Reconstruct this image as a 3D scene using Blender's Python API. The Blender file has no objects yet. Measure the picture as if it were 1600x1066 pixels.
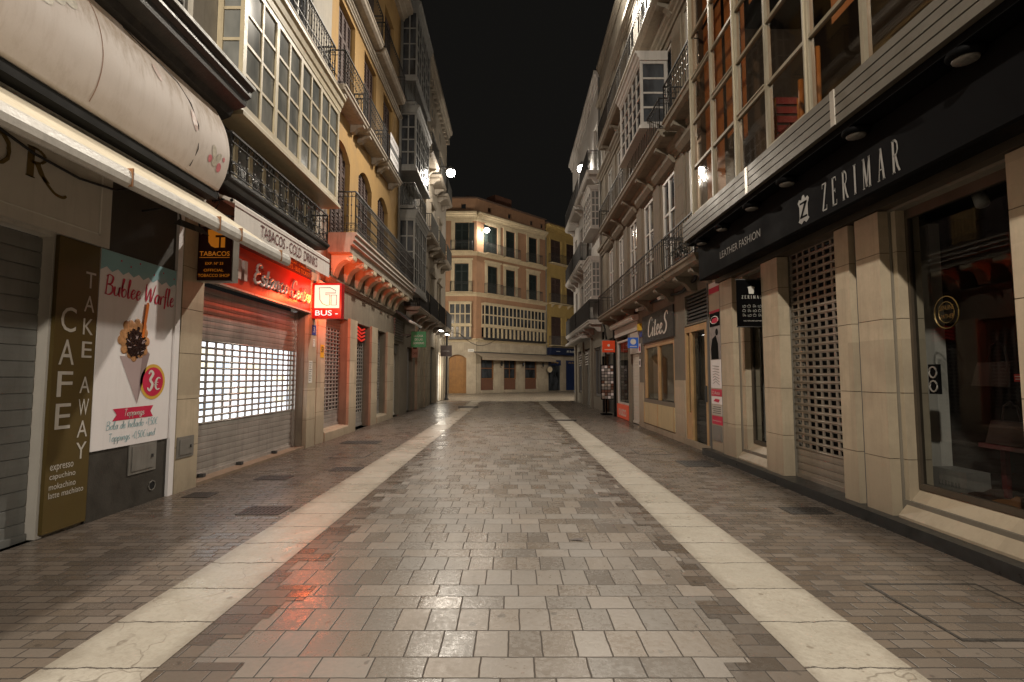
import bpy, bmesh, math, random
from mathutils import Vector
R = math.radians
random.seed(7)
sc = bpy.context.scene
COL = sc.collection
WL = {}                       # world location of every parent

# ------------------------------------------------------------------ materials
def nmat(name):
    m = bpy.data.materials.new(name); m.use_nodes = True
    nt = m.node_tree; nt.nodes.clear()
    return m, nt, nt.nodes, nt.links

def mth(nt, op, a, b=None, clamp=False):
    n = nt.nodes.new('ShaderNodeMath'); n.operation = op; n.use_clamp = clamp
    for i, x in enumerate((a, b)):
        if x is None: continue
        if isinstance(x, (int, float)): n.inputs[i].default_value = x
        else: nt.links.new(x, n.inputs[i])
    return n.outputs[0]

def mixc(nt, fac, a, b, blend='MIX'):
    n = nt.nodes.new('ShaderNodeMix'); n.data_type = 'RGBA'; n.blend_type = blend
    for i, x in ((0, fac), (6, a), (7, b)):
        if isinstance(x, (int, float)): n.inputs[i].default_value = x
        elif isinstance(x, tuple): n.inputs[i].default_value = (*x[:3], 1)
        else: nt.links.new(x, n.inputs[i])
    return n.outputs[2]

def noise(nt, vec, scale, detail=5, rough=.6, dist=0):
    n = nt.nodes.new('ShaderNodeTexNoise'); n.inputs['Scale'].default_value = scale
    n.inputs['Detail'].default_value = detail; n.inputs['Roughness'].default_value = rough
    n.inputs['Distortion'].default_value = dist
    nt.links.new(vec, n.inputs['Vector'])
    return n.outputs[0]

def ramp(nt, x, lo, hi, a=0., b=1.):
    n = nt.nodes.new('ShaderNodeMapRange'); nt.links.new(x, n.inputs[0])
    n.inputs[1].default_value = lo; n.inputs[2].default_value = hi
    n.inputs[3].default_value = a; n.inputs[4].default_value = b
    return n.outputs[0]

def scaled(nt, vec, s):
    n = nt.nodes.new('ShaderNodeVectorMath'); n.operation = 'MULTIPLY'
    nt.links.new(vec, n.inputs[0]); n.inputs[1].default_value = s
    return n.outputs[0]

def bsdf(nt, col, rough, metal=0., spec=.5, bumph=None, bs=.2, bd=.02):
    b = nt.nodes.new('ShaderNodeBsdfPrincipled'); o = nt.nodes.new('ShaderNodeOutputMaterial')
    nt.links.new(b.outputs[0], o.inputs[0])
    for k, x in (('Base Color', col), ('Roughness', rough), ('Metallic', metal), ('Specular IOR Level', spec)):
        if isinstance(x, tuple): b.inputs[k].default_value = (*x[:3], 1)
        elif isinstance(x, (int, float)): b.inputs[k].default_value = x
        else: nt.links.new(x, b.inputs[k])
    if bumph is not None:
        bp = nt.nodes.new('ShaderNodeBump'); bp.inputs['Strength'].default_value = bs; bp.inputs['Distance'].default_value = bd
        nt.links.new(bumph, bp.inputs['Height']); nt.links.new(bp.outputs[0], b.inputs['Normal'])
    return b

def pm(name, col, rough=.7, var=.25, scale=4., streak=.25, bump=.15, metal=0., spec=.4, grime=(.06, .05, .04), grain=60., low=0., blocks=0., hi=None):
    """weathered surface: blotches, fine grain, vertical dirt streaks, dirt rising from the pavement"""
    m, nt, N, L = nmat(name)
    g = N.new('ShaderNodeNewGeometry'); pos = g.outputs['Position']
    n1 = noise(nt, pos, scale, 6, .65); n2 = noise(nt, pos, grain, 3, .5)
    dark = tuple(c * (1 - var) for c in col); lite = tuple(min(1, c * (1 + var * .6)) for c in col)
    c = mixc(nt, ramp(nt, n1, .3, .7), dark, lite)
    c = mixc(nt, ramp(nt, n2, .35, .75, 0, .35 * var + .04), c, tuple(x * .5 for x in col))
    st = noise(nt, scaled(nt, pos, (5., 5., .45)), 2.2, 4, .7)
    c = mixc(nt, ramp(nt, st, .48, .78, 0, streak), c, grime)
    if low:
        sp = N.new('ShaderNodeSeparateXYZ'); L.new(pos, sp.inputs[0])
        c = mixc(nt, mth(nt, 'MULTIPLY', ramp(nt, sp.outputs[2], 0., .9, low, 0.), ramp(nt, n1, .25, .7)), c, grime)
    if blocks:                                   # every slab of stone has its own tone
        fl = N.new('ShaderNodeVectorMath'); fl.operation = 'FLOOR'; L.new(scaled(nt, pos, (.9, 1.15, 1.5)), fl.inputs[0])
        wn = N.new('ShaderNodeTexWhiteNoise'); wn.noise_dimensions = '3D'; L.new(fl.outputs[0], wn.inputs['Vector'])
        c = mixc(nt, ramp(nt, wn.outputs[0], 0, 1, 0, blocks), c, tuple(x * .45 for x in col))
    if hi:                                       # rain dirt washed down from the top edge
        sp = N.new('ShaderNodeSeparateXYZ'); L.new(pos, sp.inputs[0])
        zz = mth(nt, 'ADD', sp.outputs[2], mth(nt, 'MULTIPLY', mth(nt, 'SUBTRACT', st, .5), 1.1))
        c = mixc(nt, ramp(nt, zz, hi[0], hi[1], 0., hi[2]), c, grime)
    rr = ramp(nt, n1, .25, .75, max(.02, rough - .12), min(1, rough + .12))
    bsdf(nt, c, rr, metal, spec, mth(nt, 'ADD', n2, n1), bump, .012)
    return m

def em(name, col, s, base=(.02, .02, .02), nz=0.):
    m, nt, N, L = nmat(name)
    b = bsdf(nt, base, .3)
    b.inputs['Emission Strength'].default_value = s
    if nz:
        g = N.new('ShaderNodeNewGeometry')
        f = ramp(nt, noise(nt, g.outputs['Position'], 2.2, 3), .3, .7, 1 - nz, 1.)
        L.new(mixc(nt, f, tuple(c * .35 for c in col), col), b.inputs['Emission Color'])
    else: b.inputs['Emission Color'].default_value = (*col, 1)
    return m

def glass(name, tint=(.8, .8, .8), refl=5., rough=.02, k=1.):
    m, nt, N, L = nmat(name)
    t = N.new('ShaderNodeBsdfTransparent'); t.inputs[0].default_value = (*tint, 1)
    gl = N.new('ShaderNodeBsdfGlossy'); gl.inputs['Roughness'].default_value = rough
    fr = N.new('ShaderNodeLayerWeight'); fr.inputs[0].default_value = .5
    fz = mth(nt, 'ADD', mth(nt, 'MULTIPLY', mth(nt, 'POWER', fr.outputs[1], refl), .9), .045)
    mx = N.new('ShaderNodeMixShader'); o = N.new('ShaderNodeOutputMaterial')
    L.new(mth(nt, 'MULTIPLY', fz, k), mx.inputs[0]); L.new(t.outputs[0], mx.inputs[1]); L.new(gl.outputs[0], mx.inputs[2]); L.new(mx.outputs[0], o.inputs[0])
    return m

def darkglass(name, col=(.02, .022, .025), rough=.05, lite=None):
    """window glass with a dim curtained room behind it"""
    m, nt, N, L = nmat(name)
    g = N.new('ShaderNodeNewGeometry')
    n = noise(nt, scaled(nt, g.outputs['Position'], (1.3, 1.3, .5)), 1.6, 3)
    c = mixc(nt, ramp(nt, n, .4, .65), col, lite or tuple(x * 3.2 for x in col))
    w = noise(nt, g.outputs['Position'], 1.1, 1)
    bsdf(nt, c, ramp(nt, w, .3, .7, rough, rough + .07), 0, .6, w, .25, .05)
    return m

def tiles(name, rows, base, var, mortar=(.035, .03, .026), joint=.006, rough=(.16, .42), edge=None, big=1.2, wet=.36):
    """paving: rows = [(depth, tile width)] repeating along Y"""
    m, nt, N, L = nmat(name)
    g = N.new('ShaderNodeNewGeometry'); pos = g.outputs['Position']
    wob = N.new('ShaderNodeTexNoise'); wob.inputs['Scale'].default_value = 7; L.new(pos, wob.inputs['Vector'])
    sp = N.new('ShaderNodeSeparateXYZ'); L.new(pos, sp.inputs[0])
    sw = N.new('ShaderNodeSeparateColor'); L.new(wob.outputs[1], sw.inputs[0])
    x = mth(nt, 'ADD', sp.outputs[0], mth(nt, 'MULTIPLY', mth(nt, 'SUBTRACT', sw.outputs[0], .5), .012))
    y = mth(nt, 'ADD', sp.outputs[1], mth(nt, 'MULTIPLY', mth(nt, 'SUBTRACT', sw.outputs[1], .5), .012))
    P = sum(r[0] for r in rows)
    yy = mth(nt, 'ADD', y, 50 * P)
    per = mth(nt, 'FLOOR', mth(nt, 'DIVIDE', yy, P)); ym = mth(nt, 'SUBTRACT', yy, mth(nt, 'MULTIPLY', per, P))
    acc = rows[0][0]; rid = None; start = None; wid = None; dep = None
    for i, r in enumerate(rows):
        if i == 0: rid, start, wid, dep = 0., 0., r[1], r[0]; continue
        s = mth(nt, 'GREATER_THAN', ym, acc)
        def sel(cur, new):
            d = new - cur if isinstance(cur, float) and isinstance(new, float) else None
            if d is not None: return mth(nt, 'ADD', cur, mth(nt, 'MULTIPLY', s, d))
            return mth(nt, 'ADD', mth(nt, 'MULTIPLY', mth(nt, 'SUBTRACT', 1., s), cur), mth(nt, 'MULTIPLY', s, new))
        rid, start, wid, dep = sel(rid, float(i)), sel(start, float(acc)), sel(wid, float(r[1])), sel(dep, float(r[0]))
        acc += r[0]
    row = mth(nt, 'ADD', mth(nt, 'MULTIPLY', per, float(len(rows))), rid)
    fy = mth(nt, 'SUBTRACT', ym, start)
    ro = N.new('ShaderNodeTexWhiteNoise'); ro.noise_dimensions = '1D'; L.new(row, ro.inputs['W'])
    off = mth(nt, 'ADD', mth(nt, 'MULTIPLY', mth(nt, 'MODULO', row, 2.), .5), mth(nt, 'MULTIPLY', ro.outputs[0], .35))
    xs = mth(nt, 'ADD', mth(nt, 'DIVIDE', x, wid), mth(nt, 'ADD', off, 500.))
    col = mth(nt, 'FLOOR', xs); fx = mth(nt, 'MULTIPLY', mth(nt, 'SUBTRACT', xs, col), wid)
    cb = N.new('ShaderNodeCombineXYZ'); L.new(col, cb.inputs[0]); L.new(row, cb.inputs[1])
    wn = N.new('ShaderNodeTexWhiteNoise'); wn.noise_dimensions = '2D'; L.new(cb.outputs[0], wn.inputs['Vector'])
    dx = mth(nt, 'MINIMUM', fx, mth(nt, 'SUBTRACT', wid, fx)); dy = mth(nt, 'MINIMUM', fy, mth(nt, 'SUBTRACT', dep, fy))
    d = mth(nt, 'MINIMUM', dx, dy)
    jm = ramp(nt, d, joint * .35, joint)            # 0 in the joint
    n1 = noise(nt, pos, big, 6, .65); n2 = noise(nt, pos, 25, 5, .6); n3 = noise(nt, pos, 140, 2, .5)
    a = tuple(c * (1 - var) for c in base); b = tuple(c * (1 + var) for c in base)
    warm = (base[0] * 1.15, base[1] * .98, base[2] * .8)
    c = mixc(nt, wn.outputs[0], a, b)
    sc2 = N.new('ShaderNodeSeparateColor'); L.new(wn.outputs[1], sc2.inputs[0])
    c = mixc(nt, mth(nt, 'MULTIPLY', sc2.outputs[1], .45), c, warm)
    c = mixc(nt, ramp(nt, n2, .4, .8, 0., .22), c, tuple(q * .6 for q in base))
    c = mixc(nt, ramp(nt, n3, .55, .8, 0., .12), c, tuple(min(1, q * 1.7) for q in base))
    c = mixc(nt, ramp(nt, n1, .45, .8, 0., .30), c, tuple(q * .55 for q in base))
    n4 = noise(nt, pos, .33, 4, .6, .6)
    c = mixc(nt, ramp(nt, n4, .48, .72, 0., .34), c, tuple(q * .45 for q in base))
    sp3 = noise(nt, pos, 9, 2, .4)
    c = mixc(nt, ramp(nt, sp3, .69, .72, 0., .5), c, tuple(q * .3 for q in base))
    c = mixc(nt, jm, mortar, c)
    r = mth(nt, 'ADD', ramp(nt, n1, .3, .7, rough[0], rough[1]), mth(nt, 'MULTIPLY', mth(nt, 'SUBTRACT', sc2.outputs[0], .5), .14))
    r = mth(nt, 'ADD', r, ramp(nt, n2, .3, .8, -.06, .14))
    r = mixc(nt, jm, (.85, .85, .85), r)
    tilt = mth(nt, 'ADD', mth(nt, 'MULTIPLY', fx, mth(nt, 'SUBTRACT', sc2.outputs[2], .5)), mth(nt, 'MULTIPLY', fy, mth(nt, 'SUBTRACT', sc2.outputs[1], .5)))
    h = mth(nt, 'ADD', mth(nt, 'MULTIPLY', jm, .002), mth(nt, 'ADD', mth(nt, 'MULTIPLY', n2, .0012), mth(nt, 'MULTIPLY', tilt, .012)))
    h = mth(nt, 'ADD', h, mth(nt, 'MULTIPLY', n3, .0003))
    bsdf(nt, c, r, 0, wet, h, 1.0, 1.0)
    return m

M = {}
M['pave'] = tiles('pavement_tiles', [(.3, .2), (.3, .2), (.2, .3), (.2, .3)], (.165, .150, .134), .23, (.04, .034, .029), .006, rough=(.19, .40))
M['side'] = tiles('sidewalk_tiles', [(.1, .2), (.1, .2), (.1, .2)], (.110, .093, .078), .30, (.032, .026, .021), joint=.0075, rough=(.17, .4), big=.9)
M['edge'] = tiles('edge_tiles', [(.13, .25), (.13, .25)], (.10, .084, .07), .35, joint=.005)
M['plaza'] = tiles('plaza_tiles', [(.2, .2), (.2, .2)], (.29, .255, .205), .22, joint=.008, rough=(.25, .5))
def strip_mat():
    m, nt, N, L = nmat('cream_marble')
    g = N.new('ShaderNodeNewGeometry'); pos = g.outputs['Position']
    sp = N.new('ShaderNodeSeparateXYZ'); L.new(pos, sp.inputs[0])
    w = noise(nt, pos, 3.5, 5, .7); w2 = noise(nt, pos, 1.1, 4)
    y = mth(nt, 'ADD', sp.outputs[1], mth(nt, 'MULTIPLY', mth(nt, 'SUBTRACT', w, .5), .09))
    ys = mth(nt, 'DIVIDE', mth(nt, 'ADD', y, 20.), .52)
    cell = mth(nt, 'FLOOR', ys); f = mth(nt, 'SUBTRACT', ys, cell)
    d = mth(nt, 'MINIMUM', f, mth(nt, 'SUBTRACT', 1., f))
    jm = ramp(nt, d, .006, .017)
    wn = N.new('ShaderNodeTexWhiteNoise'); wn.noise_dimensions = '1D'; L.new(cell, wn.inputs['W'])
    c = mixc(nt, wn.outputs[0], (.34, .315, .265), (.40, .372, .32))
    c = mixc(nt, ramp(nt, w, .4, .75, 0, .5), c, (.27, .24, .195))
    c = mixc(nt, ramp(nt, w2, .45, .7, 0, .45), c, (.26, .235, .195))
    fine = noise(nt, pos, 45, 4)
    c = mixc(nt, ramp(nt, fine, .45, .8, 0, .5), c, (.19, .16, .125))
    v = N.new('ShaderNodeTexVoronoi'); v.feature = 'DISTANCE_TO_EDGE'; v.inputs['Scale'].default_value = 1.3
    dv = N.new('ShaderNodeVectorMath'); dv.operation = 'ADD'; L.new(pos, dv.inputs[0])
    nn = N.new('ShaderNodeTexNoise'); nn.inputs['Scale'].default_value = 4; L.new(pos, nn.inputs['Vector'])
    L.new(scaled(nt, nn.outputs[1], (.4, .4, .4)), dv.inputs[1]); L.new(dv.outputs[0], v.inputs['Vector'])
    crack = mth(nt, 'MAXIMUM', ramp(nt, v.outputs[0], .002, .009), ramp(nt, w2, .46, .5))
    c = mixc(nt, crack, mixc(nt, .6, c, (.1, .08, .06)), c)
    spots = noise(nt, pos, 14, 2, .4)
    c = mixc(nt, ramp(nt, spots, .71, .745, 0., .6), c, (.14, .11, .08))
    ed_ = mth(nt, 'ABSOLUTE', mth(nt, 'SUBTRACT', mth(nt, 'ABSOLUTE', mth(nt, 'ADD', sp.outputs[0], .17)), 2.065))
    ed_ = mth(nt, 'ADD', ed_, mth(nt, 'MULTIPLY', mth(nt, 'SUBTRACT', w, .5), .22))
    c = mixc(nt, ramp(nt, ed_, .19, .33, 0., .6), c, (.17, .145, .115))
    c = mixc(nt, jm, (.06, .05, .04), c)
    r = ramp(nt, w2, .3, .7, .2, .42)
    h = mth(nt, 'ADD', mth(nt, 'MULTIPLY', jm, .004), mth(nt, 'MULTIPLY', w, .012))
    bsdf(nt, c, mixc(nt, jm, (.9, .9, .9), r), 0, .5, h, 1., 1.)
    return m
M['strip'] = strip_mat()

M['stone'] = pm('pilaster_limestone', (.52, .435, .315), .5, .18, 3., .22, .06, low=.6, grain=30, blocks=.42)
M['stone_gap'] = pm('stone_joint', (.12, .09, .06), .9)
M['cream'] = pm('cream_paint', (.55, .47, .33), .55, .12, 3., .3)
M['cream_frame'] = pm('cream_woodwork', (.40, .335, .22), .45, .1, 6., .25, .05)
M['white_wall'] = pm('whitewashed_wall', (.36, .33, .28), .8, .16, 2.5, .3)
M['ochre'] = pm('ochre_render', (.385, .24, .09), .85, .13, 2., .25, .1)
M['trim'] = pm('pale_stone_trim', (.36, .31, .245), .7, .18, 4., .4)
M['slab'] = pm('balcony_slab_stone', (.36, .31, .25), .8, .2, 3., .45)
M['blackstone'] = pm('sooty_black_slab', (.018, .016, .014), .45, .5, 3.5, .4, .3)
M['iron'] = pm('wrought_iron', (.045, .042, .04), .45, .3, 8, .0, .05, metal=.3)
M['ironlite'] = pm('dusty_iron', (.12, .115, .105), .5, .3, 8, .0, .05, metal=.3)
M['brownwood'] = pm('brown_shutter_wood', (.085, .052, .045), .55, .25, 5., .2)
M['greenwood'] = pm('dark_green_shutter', (.015, .023, .021), .55, .25, 5., .1)
M['greybay'] = pm('grey_painted_woodwork', (.22, .215, .20), .6, .25, 3., .4)
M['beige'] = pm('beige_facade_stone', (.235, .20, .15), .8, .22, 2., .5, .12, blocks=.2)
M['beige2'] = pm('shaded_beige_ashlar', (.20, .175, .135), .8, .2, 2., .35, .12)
M['greybrick'] = pm('grey_brown_render', (.19, .17, .135), .8, .18, 2., .3, .12, low=.4)
M['whitefacade'] = pm('white_painted_facade', (.44, .415, .385), .7, .12, 2., .3)
M['peach'] = pm('peach_render', (.33, .188, .108), .85, .14, 1.2, .25)
M['endstone'] = pm('sandstone_blocks', (.46, .39, .29), .8, .2, 1.6, .25, blocks=.35, low=.4)
M['endtrim'] = pm('cream_moulding', (.50, .41, .27), .8, .15, 2., .3)
M['endyellow'] = pm('mustard_render', (.44, .31, .11), .85, .15, 1.2, .25)
M['steel'] = pm('shutter_steel', (.42, .40, .37), .38, .22, 2.5, .4, .08, metal=.45)
M['steel_dark'] = pm('dim_shutter_steel', (.23, .235, .225), .42, .15, 2.5, .25, .04, metal=.45)
M['steel_brown'] = pm('brownish_shutter_steel', (.36, .315, .26), .36, .15, 2.5, .2, .04, metal=.6)
M['steel_white'] = pm('white_lacquered_slats', (.6, .57, .5), .4, .1, 3., .2)
M['alu'] = pm('brushed_aluminium', (.5, .47, .42), .32, .1, 3., .1, .03, metal=.7)
M['bandalu'] = pm('grey_anodised_slats', (.115, .103, .083), .4, .15, 3., .2, .03, metal=.3)
M['bayalu'] = pm('champagne_window_profile', (.27, .235, .17), .4, .15, 3., .2, .03, metal=.2)
M['blackpl'] = pm('black_lacquer', (.005, .005, .0055), .6, .4, 2., .0, .03, spec=.04)
M['blackgran'] = pm('black_granite_step', (.028, .03, .03), .35, .4, 9., .1, .05)
M['greydoor'] = pm('grey_panel', (.26, .25, .235), .55, .12, 2., .3)
M['brownpanel'] = pm('olive_brown_panel', (.095, .064, .017), .5, .12, 1.5, .1, .03)
M['slatewall'] = pm('dark_slate_cladding', (.05, .045, .038), .55, .3, 5., .3, .15)
M['poster'] = pm('poster_white', (.78, .75, .755), .5, .03, 2., .08, .0)
M['signwhite'] = pm('letter_white', (.66, .65, .6), .5, .05, 3., .1, 0)
M['dimwhite'] = pm('greyed_white_panel', (.52, .49, .44), .6, .08, 2., .15, .02)
M['gold'] = pm('dark_gold_letters', (.16, .11, .035), .4, .1, 3, 0, 0, metal=.4)
M['canvas'] = pm('cream_canvas', (.64, .57, .44), .85, .12, 2., .35, .12, grime=(.25, .18, .1))
M['whitecanvas'] = pm('white_awning_cloth', (.68, .64, .60), .8, .06, 3., .15, .08)
M['beigecanvas'] = pm('beige_awning_cloth', (.33, .27, .20), .85, .12, 2., .25, .1)
M['canvas2'] = pm('soiled_cream_vinyl', (.56, .50, .46), .7, .07, 1.6, .25, .04, grime=(.22, .145, .075), hi=(5.0, 5.5, .75))
M['red'] = pm('red_print', (.55, .02, .07), .5, .1, 3, 0, 0)
M['teal'] = pm('teal_print', (.24, .43, .47), .5, .05, 3, .05, 0)
M['orange'] = pm('orange_stick', (.62, .16, .02), .5, .1, 3, 0, 0)
M['tan'] = pm('waffle_print', (.48, .24, .10), .5, .35, 22, 0, .1)
M['choc'] = pm('chocolate_print', (.022, .010, .008), .3, .5, 30, 0, .2)
M['cone1'] = pm('cone_print_pale', (.40, .31, .31), .5, .05, 3, 0, 0)
M['cone2'] = pm('cone_print_dark', (.26, .19, .19), .5, .05, 3, 0, 0)
M['badge'] = pm('badge_gold', (.62, .38, .06), .5, .05, 3, 0, 0)
M['berry'] = pm('faded_berry_print', (.55, .17, .19), .5, .3, 25, 0, 0)
M['leafp'] = pm('faded_leaf_print', (.47, .43, .35), .5, .3, 25, 0, 0)
M['petal'] = pm('brown_petal_print', (.33, .20, .15), .5, .3, 14, 0, 0)
M['maroon'] = pm('maroon_sign', (.045, .010, .010), .45, .2, 3, 0, 0)
M['orangeltr'] = em('orange_letters', (.9, .28, .02), .22, (.5, .16, .02))
M['redfascia'] = pm('red_fascia', (.50, .035, .012), .32, .1, 2, .05, .02)
M['chrome'] = pm('chrome_letters', (.55, .46, .42), .35, .1, 3, 0, 0, metal=.15)
M['maroonltr'] = pm('maroon_print', (.12, .02, .02), .6, .1, 3, 0, 0)
M['busface'] = em('lit_sign_face', (1., .84, .62), 1.15)
M['busred'] = em('lit_sign_red', (.75, .008, .010), .13, (.2, .006, .008))
M['buswhite'] = em('lit_sign_letters', (1., .9, .82), 1.2)
M['busback'] = em('lit_sign_back', (1., .10, .025), 60.)
M['neon'] = em('red_neon_tube', (.9, .03, .015), .7)
M['busline'] = em('lit_sign_lines', (.45, .05, .03), .22)
M['shoplit'] = em('lit_shop_wall', (.93, .95, 1.), 2.2, nz=.3)
M['shoplit2'] = em('lit_shop_front', (1., .93, .80), 5.)
M['tint1'] = em('lit_packets_blue', (.72, .84, 1.), 1.5); M['tint2'] = em('lit_packets_pink', (1., .82, .76), 1.5); M['tint3'] = em('lit_packets_yellow', (1., .93, .68), 1.6)
M['lamp'] = em('lamp_lens', (1., .94, .84), 60.)
M['ledspot'] = em('led_strip', (1., .95, .85), 12.)
M['lampbody'] = pm('lamp_housing', (.10, .10, .10), .5, .1)
M['dgrey'] = pm('dark_grey_plastic', (.05, .05, .05), .5, .2)
M['lgrey'] = pm('light_grey_metal_box', (.24, .23, .21), .45, .15, 5, .3, .05, metal=.3)
M['paleplastic'] = pm('pale_plastic', (.6, .58, .54), .4, .1)
M['greensign'] = pm('green_sign_board', (.012, .17, .055), .5, .08)
M['charsign'] = pm('charcoal_sign_board', (.028, .025, .023), .5, .1)
M['silver'] = pm('silver_letters', (.25, .245, .23), .4, .1, 3, 0, 0)
M['brownsign'] = pm('taupe_sign_board', (.13, .095, .085), .5, .08)
M['orangesign'] = em('orange_sign_board', (.8, .07, .015), .10, (.6, .06, .015))
M['bluesign'] = em('blue_sign_board', (.05, .16, .6), .10, (.03, .12, .5))
M['navy'] = pm('navy_fascia', (.012, .02, .055), .45, .15, 2, .05)
M['navyshutter'] = pm('navy_shutter', (.02, .035, .10), .45, .15, 2, .05)
M['wood'] = pm('varnished_pine', (.48, .30, .14), .45, .2, 3., .12, .05)
M['darkwood'] = pm('dark_varnished_wood', (.20, .09, .035), .45, .25, 3., .12, .05)
M['oakdoor'] = pm('plank_gate_oak', (.36, .18, .055), .55, .22, 3., .3, .05)
M['doorsill'] = pm('worn_brown_threshold', (.23, .17, .12), .6, .25, 4., .2)
M['bronzealu'] = pm('dark_bronze_profile', (.085, .068, .05), .4, .2, 3., .1, .03, metal=.2)
M['terra'] = pm('terracotta_panel', (.15, .068, .042), .7, .15, 3., .2)
M['darktile'] = pm('roof_tile', (.11, .07, .05), .9, .3, 6, .2)
M['black'] = pm('shade_black', (.006, .006, .006), .9, .3, 3, 0, 0)  # shade inside openings and under the canopy put into a flat black
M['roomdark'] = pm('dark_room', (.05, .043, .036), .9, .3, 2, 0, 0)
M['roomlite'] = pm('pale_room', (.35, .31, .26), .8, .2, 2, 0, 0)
M['blind'] = pm('brown_blind', (.36, .18, .07), .8, .15, 2, .2)
M['redseat'] = pm('red_chair', (.10, .008, .01), .6, .2)
M['pole'] = pm('raw_pine_post', (.26, .12, .035), .6, .2)
M['redsale'] = em('red_sale_card', (.5, .03, .02), .07, (.4, .02, .02))
M['pink'] = pm('pink_bag', (.42, .16, .18), .6, .2)
M['leather'] = pm('dark_leather', (.03, .016, .012), .5, .4, 7)
M['glass'] = glass('shop_glass', (.62, .64, .64), 5., .02, .8)
M['brownglass'] = glass('bronze_glass', (.78, .62, .48), 4., .03, 1.)
M['dkglass'] = darkglass('dark_pane')
M['greypane'] = darkglass('curtained_pane', (.09, .095, .095), .06, (.19, .195, .19))
M['baypane'] = darkglass('mirador_pane', (.10, .105, .10), .10, (.20, .20, .185))
M['cable'] = pm('black_cable', (.012, .012, .012), .6, .2)
M['castiron'] = pm('cast_iron_cover', (.055, .05, .045), .5, .4, 20, 0, .3, metal=.4)
M['strawstone'] = pm('straw_rendered_panel', (.52, .44, .26), .7, .1)
M['yellowst'] = pm('yellow_sticker', (.65, .42, .03), .5, .1); M['bluest'] = pm('blue_sticker', (.04, .06, .28), .5, .1)
M['skin1'] = pm('grey_ad_print', (.30, .27, .26), .5, .4, 9, 0, 0)
M['cardmix'] = pm('postcard_print', (.33, .27, .22), .4, .8, 14, 0, 0)
# ------------------------------------------------------------------ frames: (u along wall, v out of wall, z up)
FL = lambda u, v, z: (-4.65 + v, u, z)
FR = lambda u, v, z: (4.15 - v, u, z)
def FP(x0, y0): return lambda u, v, z: (x0 + u, y0 - v, z)          # board facing down the street towards -Y
def FW(o, d):
    l = math.hypot(*d); dx, dy = d[0] / l, d[1] / l
    return lambda u, v, z: (o[0] + dx * u + dy * v, o[1] + dy * u - dx * v, z)
FG = lambda u, v, z: (u, v, z)

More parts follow.
